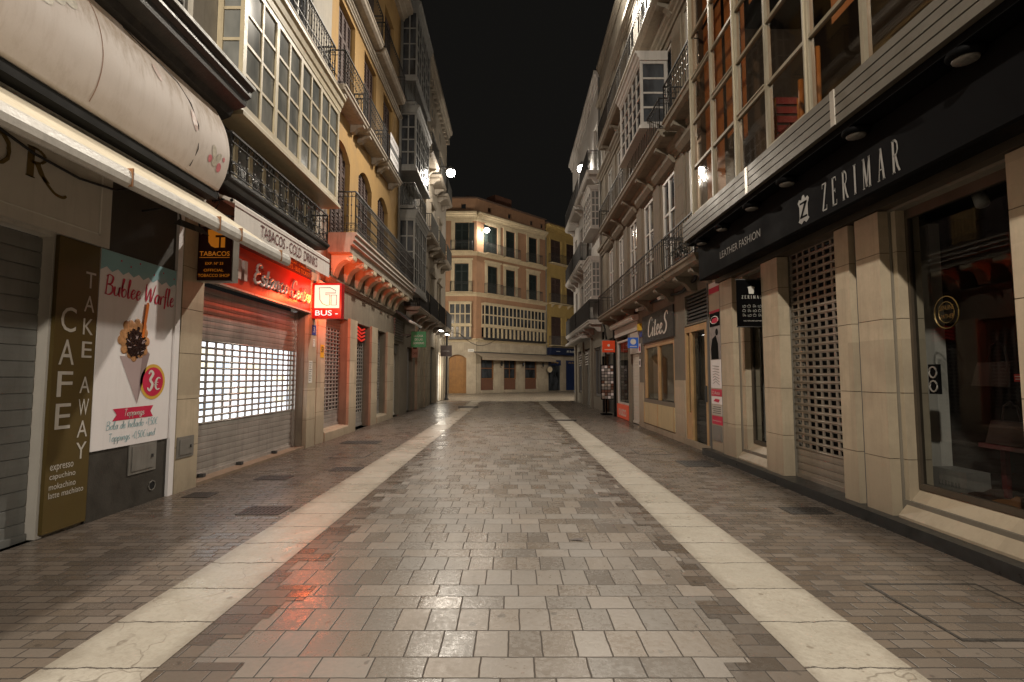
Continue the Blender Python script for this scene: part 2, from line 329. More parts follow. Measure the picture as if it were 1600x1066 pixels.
class MB:
    def __init__(s, F=FG): s.F = F; s.v = []; s.f = []; s.mi = []; s.sm = []; s.cur = 0; s.mats = []
    def mat(s, m):
        if m not in s.mats: s.mats.append(m)
        s.cur = s.mats.index(m); return s
    def add(s, vs, fs, smooth=False):
        b = len(s.v); s.v += vs
        for f in fs: s.f.append([b + i for i in f]); s.mi.append(s.cur); s.sm.append(smooth)
        return s
    def box(s, u0, u1, v0, v1, z0, z1):
        vs = [(u, v, z) for z in (z0, z1) for v in (v0, v1) for u in (u0, u1)]
        return s.add(vs, [(0, 1, 3, 2), (4, 6, 7, 5), (0, 4, 5, 1), (2, 3, 7, 6), (0, 2, 6, 4), (1, 5, 7, 3)])
    def quad(s, *p): return s.add(list(p), [tuple(range(len(p)))])
    def sheet(s, u0, u1, z0, z1, v): return s.quad((u0, v, z0), (u1, v, z0), (u1, v, z1), (u0, v, z1))
    def prism(s, pr, u0, u1, smooth=False):            # profile (v, z) swept along u
        n = len(pr)
        vs = [(u0, v, z) for v, z in pr] + [(u1, v, z) for v, z in pr]
        s.add(vs, [(i, (i + 1) % n, n + (i + 1) % n, n + i) for i in range(n)], smooth)
        return s.add(vs[:n], [tuple(range(n))]).add(vs[n:], [tuple(range(n))])
    def plate(s, pts, v0, v1):                          # outline (u, z) given thickness
        n = len(pts); vs = [(u, v0, z) for u, z in pts] + [(u, v1, z) for u, z in pts]
        return s.add(vs, [(i, (i + 1) % n, n + (i + 1) % n, n + i) for i in range(n)] + [tuple(range(n)), tuple(range(n, 2 * n))])
    def flat(s, pts, v): return s.add([(u, v, z) for u, z in pts], [tuple(range(len(pts)))])
    def disc(s, u, z, r, v, n=20, rz=None):
        return s.flat([(u + r * math.cos(6.2832 * i / n), z + (rz or r) * math.sin(6.2832 * i / n)) for i in range(n)], v)
    def tube(s, pts, r, n=6, closed=False):
        P = [Vector(p) for p in pts]; k = len(P); rings = []
        for i in range(k):
            a = P[i - 1] if (i or closed) else P[0]; b = P[(i + 1) % k] if (i < k - 1 or closed) else P[-1]
            t = (b - a).normalized() if (b - a).length > 1e-9 else Vector((0, 0, 1))
            x = t.orthogonal() if abs(t.z) > .99 else t.cross(Vector((0, 0, 1)))
            x.normalize(); y = t.cross(x)
            rings.append([tuple(P[i] + r * (math.cos(6.2832 * j / n + .785) * x + math.sin(6.2832 * j / n + .785) * y)) for j in range(n)])
        vs = [p for q in rings for p in q]; fs = []
        for i in range(k if closed else k - 1):
            for j in range(n):
                a, b = i * n + j, i * n + (j + 1) % n; c = ((i + 1) % k) * n
                fs.append((a, b, c + (j + 1) % n, c + j))
        if not closed: fs += [tuple(range(n)), tuple((k - 1) * n + j for j in range(n))]
        return s.add(vs, fs, n > 4)
    def ball(s, c, r, n=8, m=5):
        if not isinstance(r, tuple): r = (r, r, r)
        vs = [(c[0], c[1], c[2] - r[2])]
        for i in range(1, m):
            a = -math.pi / 2 + math.pi * i / m
            for j in range(n):
                b = 6.2832 * j / n
                vs.append((c[0] + r[0] * math.cos(a) * math.cos(b), c[1] + r[1] * math.cos(a) * math.sin(b), c[2] + r[2] * math.sin(a)))
        vs.append((c[0], c[1], c[2] + r[2])); t = len(vs) - 1; fs = []
        for j in range(n):
            k = (j + 1) % n
            fs.append((0, 1 + k, 1 + j)); fs.append((t, t - n + j, t - n + k))
            for i in range(m - 2): fs.append((1 + i * n + j, 1 + i * n + k, 1 + (i + 1) * n + k, 1 + (i + 1) * n + j))
        return s.add(vs, fs, True)
    def lathe(s, pr, c, n=14):                          # profile (r, z) about a vertical axis
        vs = [(c[0] + r * math.cos(6.2832 * j / n), c[1] + r * math.sin(6.2832 * j / n), c[2] + z) for r, z in pr for j in range(n)]
        fs = [(i * n + j, i * n + (j + 1) % n, (i + 1) * n + (j + 1) % n, (i + 1) * n + j) for i in range(len(pr) - 1) for j in range(n)]
        fs += [tuple(range(n)), tuple((len(pr) - 1) * n + j for j in range(n))]
        return s.add(vs, fs, True)
    def wall(s, u0, u1, z0, z1, ops=(), depth=.2, v=0.):
        us = sorted({u0, u1, *(x for o in ops for x in o[:2] if u0 < x < u1)}); zs = sorted({z0, z1, *(x for o in ops for x in o[2:4] if z0 < x < z1)})
        id = {}; vs = []; fs = []
        def V(u, z):
            if (u, z) not in id: id[(u, z)] = len(vs); vs.append((u, v, z))
            return id[(u, z)]
        for a, b in zip(us, us[1:]):
            for c, d in zip(zs, zs[1:]):
                mu, mz = (a + b) / 2, (c + d) / 2
                if any(o[0] < mu < o[1] and o[2] < mz < o[3] for o in ops): continue
                fs.append((V(a, c), V(b, c), V(b, d), V(a, d)))
        for o in ops:
            a, b, c, d = o[:4]
            i = [(a, c), (b, c), (b, d), (a, d)]
            k = len(vs); vs += [(p[0], v - depth, p[1]) for p in i]
            q = [V(*p) for p in i]
            for j in range(4): fs.append((q[j], q[(j + 1) % 4], k + (j + 1) % 4, k + j))
        return s.add(vs, fs)
    def arch(s, u0, u1, z1, h, depth, v=0.):            # fills the top corners of an opening down to a segmental arch
        n = 10; arc = [(u0 + (u1 - u0) * i / n, z1 - h + h * (1 - (2 * i / n - 1) ** 2)) for i in range(n + 1)]
        for i in range(n):
            s.quad((arc[i][0], v, arc[i][1]), (arc[i + 1][0], v, arc[i + 1][1]), (arc[i + 1][0], v, z1), (arc[i][0], v, z1))
            s.quad((arc[i][0], v, arc[i][1]), (arc[i + 1][0], v, arc[i + 1][1]), (arc[i + 1][0], v - depth, arc[i + 1][1]), (arc[i][0], v - depth, arc[i][1]))
        return s
    def build(s, name, m=None, parent=None, loc=(0, 0, 0), rz=0., **tags):
        me = bpy.data.meshes.new(name)
        W = WL.get(parent.name, (0, 0, 0)) if parent else loc
        vs = [s.F(*p) for p in s.v]; vs = [(p[0] - W[0], p[1] - W[1], p[2] - W[2]) for p in vs]
        me.from_pydata(vs, [], s.f)
        if m is not None and not s.mats: me.materials.append(m if not isinstance(m, str) else M[m])
        for x in s.mats: me.materials.append(M[x])
        me.polygons.foreach_set('material_index', s.mi); me.polygons.foreach_set('use_smooth', s.sm)
        bm = bmesh.new(); bm.from_mesh(me); bmesh.ops.recalc_face_normals(bm, faces=bm.faces); bm.to_mesh(me); bm.free()
        o = bpy.data.objects.new(name, me); COL.objects.link(o)
        if parent: o.parent = parent; WL[o.name] = W
        else: o.location = loc; WL[o.name] = loc
        for k, x in tags.items(): o[k] = x
        return o

def thing(name, label, cat, loc=(0, 0, 0), group=None):
    o = bpy.data.objects.new(name, None); COL.objects.link(o); o.location = loc; o.empty_display_size = .2
    o['label'] = label; o['category'] = cat
    if group: o['group'] = group
    WL[o.name] = loc
    return o
def T(o, label, cat, group=None):
    o['label'] = label; o['category'] = cat
    if group: o['group'] = group
    return o
def copy_tree(o, loc, label, parent=None):
    c = o.copy(); COL.objects.link(c)
    if parent: c.parent = parent
    else: c.location = loc; c['label'] = label
    for ch in o.children: copy_tree(ch, None, None, c)
    return c

# ------------------------------------------------------------------ writing
_tc = {}
def text_mesh(t, sh=0., bold=0.):
    if (t, sh, bold) in _tc: return _tc[(t, sh, bold)]
    cu = bpy.data.curves.new('writing', 'FONT'); cu.body = t; cu.size = 1.; cu.shear = sh; cu.offset = bold; cu.resolution_u = 3
    o = bpy.data.objects.new('writing', cu); COL.objects.link(o)
    dg = bpy.context.evaluated_depsgraph_get(); dg.update()
    me = o.evaluated_get(dg).to_mesh()
    vs = [tuple(x.co) for x in me.vertices]; fs = [tuple(p.vertices) for p in me.polygons]
    o.evaluated_get(dg).to_mesh_clear(); bpy.data.objects.remove(o); bpy.data.curves.remove(cu)
    x0, x1 = min(p[0] for p in vs), max(p[0] for p in vs); y0, y1 = min(p[1] for p in vs), max(p[1] for p in vs)
    r = ([((p[0] - x0) / (x1 - x0), (p[1] - y0) / (y1 - y0)) for p in vs], fs, (x1 - x0) / (y1 - y0))
    _tc[(t, sh, bold)] = r
    return r
def put_text(mb, t, u0, u1, z0, z1, v, sh=0., bold=0.):
    """writing fitted to the rectangle; u1 < u0 for walls read the other way"""
    vs, fs, _ = text_mesh(t, sh, bold)
    mb.add([(u0 + (u1 - u0) * x, v, z0 + (z1 - z0) * y) for x, y in vs], fs)

# brush script: strokes per letter in a box one unit high
G = {
 'a': (.46, [[(.37, .42), (.23, .5), (.07, .3), (.13, .02), (.27, .06), (.37, .46)], [(.37, .48), (.36, .1), (.46, .0)]]),
 'b': (.44, [[(.02, .4), (.14, .7), (.18, .95), (.1, .9), (.09, .3), (.16, .02), (.34, .06), (.38, .3), (.26, .44), (.12, .3)]]),
 'c': (.38, [[(.33, .4), (.22, .5), (.07, .3), (.12, .04), (.28, .02), (.38, .14)]]),
 'd': (.46, [[(.38, .4), (.22, .48), (.08, .28), (.14, .03), (.3, .1), (.42, .95), (.38, .2), (.46, 0)]]),
 'e': (.38, [[(.05, .22), (.24, .3), (.3, .44), (.18, .5), (.07, .26), (.14, .02), (.28, .03), (.38, .16)]]),
 'f': (.3, [[(.32, .92), (.22, 1.), (.14, .8), (.13, .0), (.1, -.2)], [(.02, .46), (.28, .48)]]),
 'g': (.44, [[(.38, .42), (.22, .5), (.08, .3), (.14, .06), (.3, .1), (.39, .46), (.36, -.15), (.2, -.3), (.08, -.18), (.44, .1)]]),
 'h': (.46, [[(.08, .95), (.09, 0), (.14, .32), (.28, .5), (.36, .36), (.36, .06), (.46, .02)]]),
 'i': (.22, [[(.08, .48), (.08, .06), (.2, .02)], [(.1, .68), (.12, .72)]]),
 'l': (.24, [[(.02, .2), (.16, .75), (.16, .98), (.08, .9), (.08, .1), (.16, 0), (.24, .12)]]),
 'n': (.46, [[(.06, .48), (.08, 0), (.14, .32), (.28, .5), (.36, .36), (.36, .06), (.46, .02)]]),
 'o': (.42, [[(.26, .48), (.1, .4), (.07, .14), (.2, .0), (.34, .14), (.33, .38), (.24, .48), (.42, .4)]]),
 'p': (.44, [[(.06, .48), (.08, .1), (.06, -.34), (.09, .26), (.24, .5), (.38, .34), (.3, .05), (.1, .06)]]),
 'r': (.34, [[(.06, .48), (.09, 0), (.13, .32), (.24, .5), (.34, .44)]]),
 's': (.36, [[(.31, .42), (.2, .51), (.08, .42), (.13, .29), (.27, .2), (.29, .06), (.16, -.02), (.03, .07)]]),
 't': (.28, [[(.12, .82), (.1, .1), (.18, 0), (.28, .08)], [(.0, .52), (.24, .54)]]),
 'u': (.46, [[(.06, .48), (.07, .12), (.18, .0), (.32, .14), (.37, .48), (.37, .08), (.46, .0)]]),
 'B': (.56, [[(.1, .98), (.1, 0)], [(.02, .9), (.2, 1.02), (.44, .9), (.36, .58), (.14, .52), (.44, .46), (.5, .2), (.32, 0), (.04, .02)]]),
 'C': (.56, [[(.48, .8), (.4, 1.), (.18, .92), (.06, .5), (.14, .08), (.34, 0), (.52, .2)]]),
 'E': (.54, [[(.46, .86), (.32, 1.), (.12, .9), (.13, .64), (.34, .55)], [(.34, .55), (.1, .47), (.04, .2), (.2, 0), (.48, .14)]]),
 'S': (.5, [[(.46, .84), (.36, 1.02), (.2, .96), (.16, .72), (.4, .4), (.38, .1), (.2, -.04), (.04, .1)]]),
 'T': (.5, [[(.02, .9), (.2, 1.), (.5, .94)], [(.27, .96), (.24, .0)]]),
 'W': (.8, [[(.04, .96), (.14, .02), (.4, .8), (.5, .02), (.8, 1.02)]]),
 '+': (.34, [[(.04, .32), (.3, .34)], [(.17, .5), (.17, .16)]]), '-': (.3, [[(.04, .32), (.26, .34)]]),
 '1': (.26, [[(.04, .7), (.16, .9), (.16, 0)]]), '0': (.42, [[(.22, .9), (.07, .7), (.07, .2), (.21, 0), (.35, .2), (.35, .7), (.22, .9)]]),
 '5': (.4, [[(.34, .9), (.12, .9), (.1, .5), (.28, .52), (.34, .2), (.2, 0), (.06, .08)]]),
 '3': (.42, [[(.08, .8), (.2, .96), (.35, .8), (.2, .52), (.36, .3), (.22, 0), (.06, .14)]]),
 '€': (.46, [[(.42, .82), (.28, .9), (.14, .7), (.12, .25), (.26, .0), (.42, .08)], [(.02, .54), (.3, .54)], [(.02, .36), (.28, .36)]]),
 '/': (.3, [[(.02, -.05), (.28, .95)]]), ',': (.16, [[(.08, .06), (.03, -.14)]]), "'": (.14, [[(.08, .95), (.05, .78)]]), ' ': (.28, [])}
def catmull(p, k=4):
    if len(p) < 3: return p
    o = []
    for i in range(len(p) - 1):
        a, b, c, d = p[max(i - 1, 0)], p[i], p[i + 1], p[min(i + 2, len(p) - 1)]
        for j in range(k):
            t = j / k
            o.append(tuple(.5 * (2 * b[q] + (c[q] - a[q]) * t + (2 * a[q] - 5 * b[q] + 4 * c[q] - d[q]) * t * t + (3 * b[q] - a[q] - 3 * c[q] + d[q]) * t ** 3) for q in (0, 1)))
    return o + [p[-1]]
def ribbon(mb, pts, w0, fit, v, w1=None):
    """flat stroke; width swells on the downstrokes when w1 is given; fit maps (x, y) onto the wall"""
    n = len(pts); L_ = []; R_ = []
    for i in range(n):
        a, b = pts[max(i - 1, 0)], pts[min(i + 1, n - 1)]
        dx, dy = b[0] - a[0], b[1] - a[1]; l = math.hypot(dx, dy) or 1
        w = w0 if w1 is None else w0 + (w1 - w0) * max(0, -dy / l) ** 1.5
        if i in (0, n - 1): w *= .6
        L_.append((pts[i][0] - dy / l * w / 2, pts[i][1] + dx / l * w / 2)); R_.append((pts[i][0] + dy / l * w / 2, pts[i][1] - dx / l * w / 2))
    vs = [(*fit(*p),) for p in L_ + R_]; vs = [(q[0], v, q[1]) for q in vs]
    mb.add(vs, [(i, i + 1, n + i + 1, n + i) for i in range(n - 1)])
def script(mb, t, u0, u1, z0, h, v, w=.07, w1=.13, slant=.12, tube=0., rise=0.):
    tot = sum(G[c][0] for c in t); k = (u1 - u0) / tot; x = 0
    for c in t:
        for st in G[c][1]:
            P = catmull([(px + slant * py, py) for px, py in st])
            fit = lambda a, b, x=x: (u0 + (x + a) * k, z0 + b * h + rise * (x + a) / tot)
            if tube: mb.tube([(fit(*p)[0], v, fit(*p)[1]) for p in P], tube, 6)
            else: ribbon(mb, P, w, fit, v, w1)
        x += G[c][0]
SER = {  # condensed Roman capitals: (stroke width, points)
 'Z': (.5, [(.04, [(.06, .98), (.44, .98)]), (.11, [(.41, .97), (.08, .03)]), (.04, [(.06, .02), (.45, .02)]), (.03, [(.07, .98), (.06, .82)]), (.03, [(.45, .02), (.46, .18)])]),
 'E': (.5, [(.11, [(.14, 1), (.14, 0)]), (.04, [(.06, .98), (.42, .98)]), (.04, [(.06, .02), (.45, .02)]), (.04, [(.14, .52), (.34, .52)]), (.03, [(.42, .98), (.43, .84)]), (.03, [(.45, .02), (.46, .18)]), (.03, [(.34, .6), (.34, .44)])]),
 'R': (.54, [(.11, [(.14, 1), (.14, 0)]), (.03, [(.05, .98), (.25, .98)]), (.03, [(.05, .02), (.24, .02)]), (.06, [(.16, .98), (.3, .97), (.41, .87), (.42, .68), (.34, .55), (.16, .51)]), (.1, [(.27, .52), (.38, .2), (.5, .02)])]),
 'I': (.3, [(.11, [(.15, 1), (.15, 0)]), (.03, [(.05, .98), (.25, .98)]), (.03, [(.05, .02), (.25, .02)])]),
 'M': (.68, [(.04, [(.12, 1), (.1, 0)]), (.11, [(.13, 1), (.33, .05)]), (.04, [(.33, .05), (.53, 1)]), (.11, [(.55, 1), (.56, 0)]), (.03, [(.03, .02), (.18, .02)]), (.03, [(.46, .02), (.66, .02)]), (.03, [(.04, .98), (.14, .98)]), (.03, [(.53, .98), (.64, .98)])]),
 'A': (.56, [(.04, [(.27, 1), (.1, 0)]), (.11, [(.28, 1), (.46, 0)]), (.035, [(.15, .34), (.38, .34)]), (.03, [(.02, .02), (.18, .02)]), (.03, [(.36, .02), (.55, .02)])])}
def serif(mb, t, u0, u1, z0, h, v, gap=.34, fat=1.):
    tot = sum(SER[c][0] for c in t) + gap * (len(t) - 1); k = (u1 - u0) / tot; x = 0
    for c in t:
        for w, P in SER[c][1]:
            n = len(P)
            for a, b in zip(P, P[1:]):
                dx, dy = b[0] - a[0], b[1] - a[1]; l = math.hypot(dx, dy); nx, ny = -dy / l * w * fat / 2, dx / l * w * fat / 2
                if abs(dy) > abs(dx): nx, ny = w * fat / 2, 0
                mb.quad(*[(u0 + (x + q[0]) * k, v, z0 + q[1] * h) for q in ((a[0] + nx, a[1] + ny), (b[0] + nx, b[1] + ny), (b[0] - nx, b[1] - ny), (a[0] - nx, a[1] - ny))])
        x += SER[c][0] + gap

# ------------------------------------------------------------------ building kit
def window(b, F, u0, u1, z0, z1, v=-.15, cols=2, rows=3, fm='cream_frame', gm='dkglass', fw=.07, mw=.04, top=0., name='window'):
    m = MB(F); d = .06
    m.box(u0, u0 + fw, v, v + d, z0, z1).box(u1 - fw, u1, v, v + d, z0, z1).box(u0 + fw, u1 - fw, v, v + d, z0, z0 + fw * 1.6).box(u0 + fw, u1 - fw, v, v + d, z1 - fw, z1)
    a, c = u0 + fw, u1 - fw; e, g = z0 + fw * 1.6, z1 - fw
    for i in range(1, cols):
        w = mw * (1.7 if cols % 2 == 0 and i == cols // 2 else 1)
        x = a + (c - a) * i / cols; m.box(x - w / 2, x + w / 2, v + .002, v + d - .008, e, g)
    zs = [e + (g - e) * i / rows for i in range(1, rows)]
    if top: zs = [g - top] + [e + (g - top - e) * i / (rows - 1) for i in range(1, rows - 1)] if rows > 1 else [g - top]
    for z in zs: m.box(a, c, v + .004, v + d - .016, z - mw / 2, z + mw / 2)
    o = m.build(name, fm if not isinstance(fm, str) else M[fm], b)
    MB(F).sheet(u0 + .01, u1 - .01, z0 + .01, z1 - .01, v + .02).build('pane', M[gm], o)
    return o

def louvre_door(b, F, u0, u1, z0, z1, v=-.12, m='brownwood', leaves=2, ajar=0., name='shutter_door', top=.0):
    mb = MB(F); w = (u1 - u0) / leaves
    for i in range(leaves):
        a, c = u0 + i * w + .008, u0 + (i + 1) * w - .008
        mb.box(a, a + .07, v, v + .05, z0, z1).box(c - .07, c, v, v + .05, z0, z1)
        rails = [z0, z0 + (z1 - z0) * .30, z0 + (z1 - z0) * .72, z1 - .09]
        for r in rails: mb.box(a + .07, c - .07, v + .003, v + .047, r, r + .09)
        for r0, r1 in zip(rails, rails[1:]):
            n = max(3, int((r1 - r0 - .09) / .09)); s = (r1 - r0 - .09) / n
            for k in range(n):
                z = r0 + .09 + k * s
                mb.quad((a + .07, v + .04, z), (c - .07, v + .04, z), (c - .07, v + .008, z + s * .98), (a + .07, v + .008, z + s * .98))
    return mb.build(name, M[m], b)

def railing(F, parent, u0, u1, depth, z, h=1., sp=.11, mat='iron', ret=True, rings=False, thin=.008, knobs=False, v0=0., mesh_panel=False):
    m = MB(F); a, c = u0 + .05, u1 - .05; d = depth - .05
    path = ([(a, v0)] if ret else []) + [(a, d), (c, d)] + ([(c, v0)] if ret else [])
    for p, q in zip(path, path[1:]):
        L_ = math.hypot(q[0] - p[0], q[1] - p[1])
        if L_ < .02: continue
        for zz, r in ((z + h, .022), (z + .07, .013), (z + h - .13, .009)): m.tube([(p[0], p[1], zz), (q[0], q[1], zz)], r, 4)
        if rings: m.tube([(p[0], p[1], z + .25), (q[0], q[1], z + .25)], .011, 4)
        n = max(1, round(L_ / sp))
        for i in range(n + 1):
            t = i / n; x, y = p[0] + (q[0] - p[0]) * t, p[1] + (q[1] - p[1]) * t
            r = thin * (1.9 if i in (0, n) else 1)
            m.tube([(x, y, z), (x, y, z + h)], r, 4)
            if knobs:
                for kz in (.42, .68): m.ball((x, y, z + h * kz), (thin * 2.4, thin * 2.4, thin * 3.6), 5, 4)
            if rings and i < n:
                mx, my = x + (q[0] - p[0]) / n / 2, y + (q[1] - p[1]) / n / 2; rr = min(.075, L_ / n * .46)
                ux, uy = (q[0] - p[0]) / L_, (q[1] - p[1]) / L_
                m.tube([(mx + ux * rr * math.cos(s * .7854), my + uy * rr * math.cos(s * .7854), z + .16 + rr * math.sin(s * .7854)) for s in range(8)], .007, 3, True)
                m.tube([(mx - ux * rr * .9, my - uy * rr * .9, z + h - .13), (mx, my, z + h - .04), (mx + ux * rr * .9, my + uy * rr * .9, z + h - .13)], .006, 3)
    return m.build('railing', M[mat], parent)

def balcony(b, F, u0, u1, depth, z, h=1., mat='slab', rmat='iron', corbels=(), th=.14, sp=.11, rings=False, knobs=False, thin=.008, ret=True, moulded=True, v0=-.02, cmat=None, ch=.32):
    m = MB(F)
    pr = [(v0, z), (depth, z), (depth, z - .045), (depth - .03, z - .06), (depth - .05, z - th * .75), (depth - .13, z - th), (v0, z - th)] if moulded else [(v0, z), (depth, z), (depth, z - th), (v0, z - th)]
    m.prism(pr, u0, u1)
    o = m.build('balcony', M[mat], b)
    railing(F, o, u0, u1, depth, z, h, sp, rmat, ret, rings, thin, knobs)
    for u in corbels:
        c = MB(F); zt = z - th - .002; d = depth * .82
        c.prism([(0., zt), (d, zt), (d, zt - ch * .22), (d * .86, zt - ch * .34), (d * .62, zt - ch * .42), (d * .45, zt - ch * .62), (d * .3, zt - ch * .95), (0, zt - ch)], u - .09, u + .09)
        c.build('corbel', M[cmat or mat], o)
    return o

def mirador(b, F, u0, u1, d, z0, z1, cols, rows, fm='cream_frame', gm='baypane', leaf=2, side=1, sill=.12, cor=.3, fw=.09, mw=.045, lower=0.):
    """glazed bay: sill box, front and two side lights, moulded cornice"""
    m = MB(F); v0 = d - .07
    m.prism([(-.02, z0), (d + .06, z0), (d + .06, z0 + sill * .5), (d + .02, z0 + sill * .6), (d + .01, z0 + sill), (-.02, z0 + sill)], u0 - .05, u1 + .05)
    e, g = z0 + sill, z1 - cor
    for x in (u0, u1 - fw): m.box(x, x + fw, v0, d, e, g)
    n = cols // leaf; a, c = u0 + fw, u1 - fw
    for i in range(1, cols):
        x = a + (c - a) * i / cols; big = leaf > 1 and i % leaf == 0
        w = fw if big else mw
        m.box(x - w / 2, x + w / 2, v0 + (.004 if big else .014), d - (.003 if big else .012), e, g)
    m.box(a, c, v0 + .006, d - .006, e, e + fw).box(a, c, v0 + .006, d - .006, g - fw, g)
    for k in range(1, rows):
        z = e + fw + (g - e - 2 * fw) * k / rows; m.box(a, c, v0 + .02, d - .018, z - mw / 2, z + mw / 2)
    for x in (u0, u1):
        s = 1 if x == u0 else -1; p, q = x, x + s * .06
        p, q = min(p, q), max(p, q)
        m.box(p, q, -.01, .08, e, g)
        for k in range(1, side):
            y = .08 + (v0 - .08) * k / side; m.box(p + .01, q - .01, y - mw / 2, y + mw / 2, e, g)
        m.box(p + .004, q - .004, .08, v0, e, e + fw).box(p + .004, q - .004, .08, v0, g - fw, g)
        for k in range(1, rows):
            z = e + fw + (g - e - 2 * fw) * k / rows; m.box(p + .012, q - .012, .08, v0, z - mw / 2, z + mw / 2)
    o = m.build('bay_window', M[fm], b)
    p = MB(F)
    p.sheet(u0 + .02, u1 - .02, e, g, v0 + .03)
    for x in (u0 + .03, u1 - .03): p.quad((x, 0, e), (x, v0 + .03, e), (x, v0 + .03, g), (x, 0, g))
    p.build('pane', M[gm], o)
    k = MB(F)
    k.prism([(-.02, g), (d + .01, g), (d + .03, g + cor * .3), (d + .06, g + cor * .38), (d + .09, g + cor * .7), (d + .14, g + cor * .8), (d + .14, g + cor), (-.02, g + cor)], u0 - .03, u1 + .03)
    k.build('cornice', M[fm], o)
    return o

def pilaster(b, F, u0, u1, v0, v1, z0, z1, joints, mat='stone', plinth=0.):
    m = MB(F).mat('stone_gap').box(u0 + .008, u1 - .008, v0, v1 - .008, z0, z1)
    m.mat(mat)
    zs = [z0] + [j for j in joints if z0 < j < z1] + [z1]
    for a, c in zip(zs, zs[1:]):
        e = plinth if a == z0 else 0
        m.box(u0, u1, v0 + .002, v1 + e, a + (.004 if a != z0 else 0), c - .004)
    return m.build('pilaster', None, b)

def shutter(b, F, u0, u1, z0, z1, v, oz0=None, oz1=None, rows=0, cols=0, mat='steel', slat=.1, hw=.72, hh=.62, stag=False, name='roller_shutter'):
    m = MB(F).mat(mat)
    def solid(a, c):
        n = max(1, round((c - a) / slat)); s = (c - a) / n
        pr = []
        for i in range(n):
            z = a + i * s
            pr += [(v - .004, z + .001), (v + .006, z + .007), (v + .0085, z + s * .5), (v + .006, z + s - .007), (v - .004, z + s - .001)]
        vs = [(u0, *p) for p in pr] + [(u1, *p) for p in pr]; k = len(pr)
        m.add(vs, [(i, i + 1, k + i + 1, k + i) for i in range(k - 1)])
    if rows:
        if oz0 > z0: solid(z0, oz0)
        if z1 > oz1: solid(oz1, z1)
        rh = (oz1 - oz0) / rows; cw = (u1 - u0 - .06) / cols
        ops = []
        for r in range(rows):
            zc = oz0 + (r + .5) * rh
            for c in range(cols):
                uc = u0 + .03 + (c + .5) * cw
                ops.append((uc - cw * hw / 2, uc + cw * hw / 2, zc - rh * hh / 2, zc + rh * hh / 2))
        m.wall(u0, u1, oz0, oz1, ops, .018, v + .012)
        for r in range(rows + 1):
            m.tube([(u0, v + .012, oz0 + r * rh), (u1, v + .012, oz0 + r * rh)], .011, 5)
    else: solid(z0, z1)
    m.box(u0, u1, v - .01, v + .03, z0 - .02, z0 + .05)
    o = m.build(name, None, b)
    return o

def pieces(name, m, parent, F, boxes):
    for q in boxes: MB(F).box(*q).build(name, M[m], parent)
def cornice(b, F, u0, u1, z, d, h, mat, name='cornice', v0=-.02):
    return MB(F).prism([(v0, z), (d * .25, z), (d * .3, z + h * .25), (d * .55, z + h * .35), (d * .6, z + h * .55), (d * .95, z + h * .68), (d, z + h), (v0, z + h)], u0, u1).build(name, M[mat], b)
LP = [1500, 1400, 8500, 300, 10000, 1900, 4200]
GRATES = [(-2.95, 6.15, .5, .38, 'square iron drain grate nearest the waffle poster'), (-3.75, 8.1, .5, .32, 'iron drain grate in front of the lit shutter'), (-2.85, 8.85, .5, .36, 'iron drain grate between the lit shutter and the pale strip'), (-3.65, 12.4, .9, .55, 'wide iron drain grate before the limestone pillars'), (3.4, 9.4, .62, .62, 'iron drain grate in front of the shop doorway and adverts'), (3.5, 6.15, .5, .3, 'iron drain grate in front of the perforated shutter'), (-4.2, 6.95, .34, .28, 'small iron drain grate against the cafe wall')]
SLABS = [(2.95, 10.9, .7, .85, 'square paved inspection cover before the wooden shop windows'), (-3.25, 10.4, .7, .7, 'paved inspection cover beside the lit shutter'), (3.15, 3.6, .85, .85, 'dark inspection cover in the near sidewalk')]
# ================================================================== SETTING
def structure(name, mb, m): return mb.build(name, m, None, kind='structure')
structure('ground', MB().quad((-120, -60, -.012), (120, -60, -.012), (120, 200, -.012), (-120, 200, -.012)), 'plaza')
structure('sidewalk_west', MB().quad((-4.9, -12, 0), (-2.2, -12, 0), (-2.45, 33.2, 0), (-4.9, 33.2, 0)), 'side')
structure('sidewalk_east', MB().quad((1.9, -12, 0), (4.4, -12, 0), (4.4, 33.2, 0), (1.9, 33.2, 0)), 'side')
structure('pavement', MB().quad((-2.3, -12, .003), (2.0, -12, .003), (2.0, 32.6, .003), (-2.3, 32.6, .003)), 'pave')
# ragged courses of small setts along the inner side of each strip
def edging(x, s):
    mb = MB(); y = -2.; k = 0
    while y < 32.:
        w = (.10, .34, .22, .46, .16, .3, .27)[k % 7]; d = .26
        mb.quad((x, y, .0065), (x + s * w, y, .0065), (x + s * w, y + d, .0065), (x, y + d, .0065)); y += d; k += random.choice((1, 2, 3))
    return mb
structure('pavement_edge_west', edging(-1.95, 1), 'edge'); structure('pavement_edge_east', edging(1.64, -1), 'edge')
structure('paving_strip_west', MB().quad((-2.545, -12, .010), (-1.93, -12, .010), (-1.95, 33., .010), (-2.60, 33., .010)), 'strip')
structure('paving_strip_east', MB().quad((1.60, -12, .010), (2.19, -12, .010), (2.18, 33., .010), (1.60, 33., .010)), 'strip')

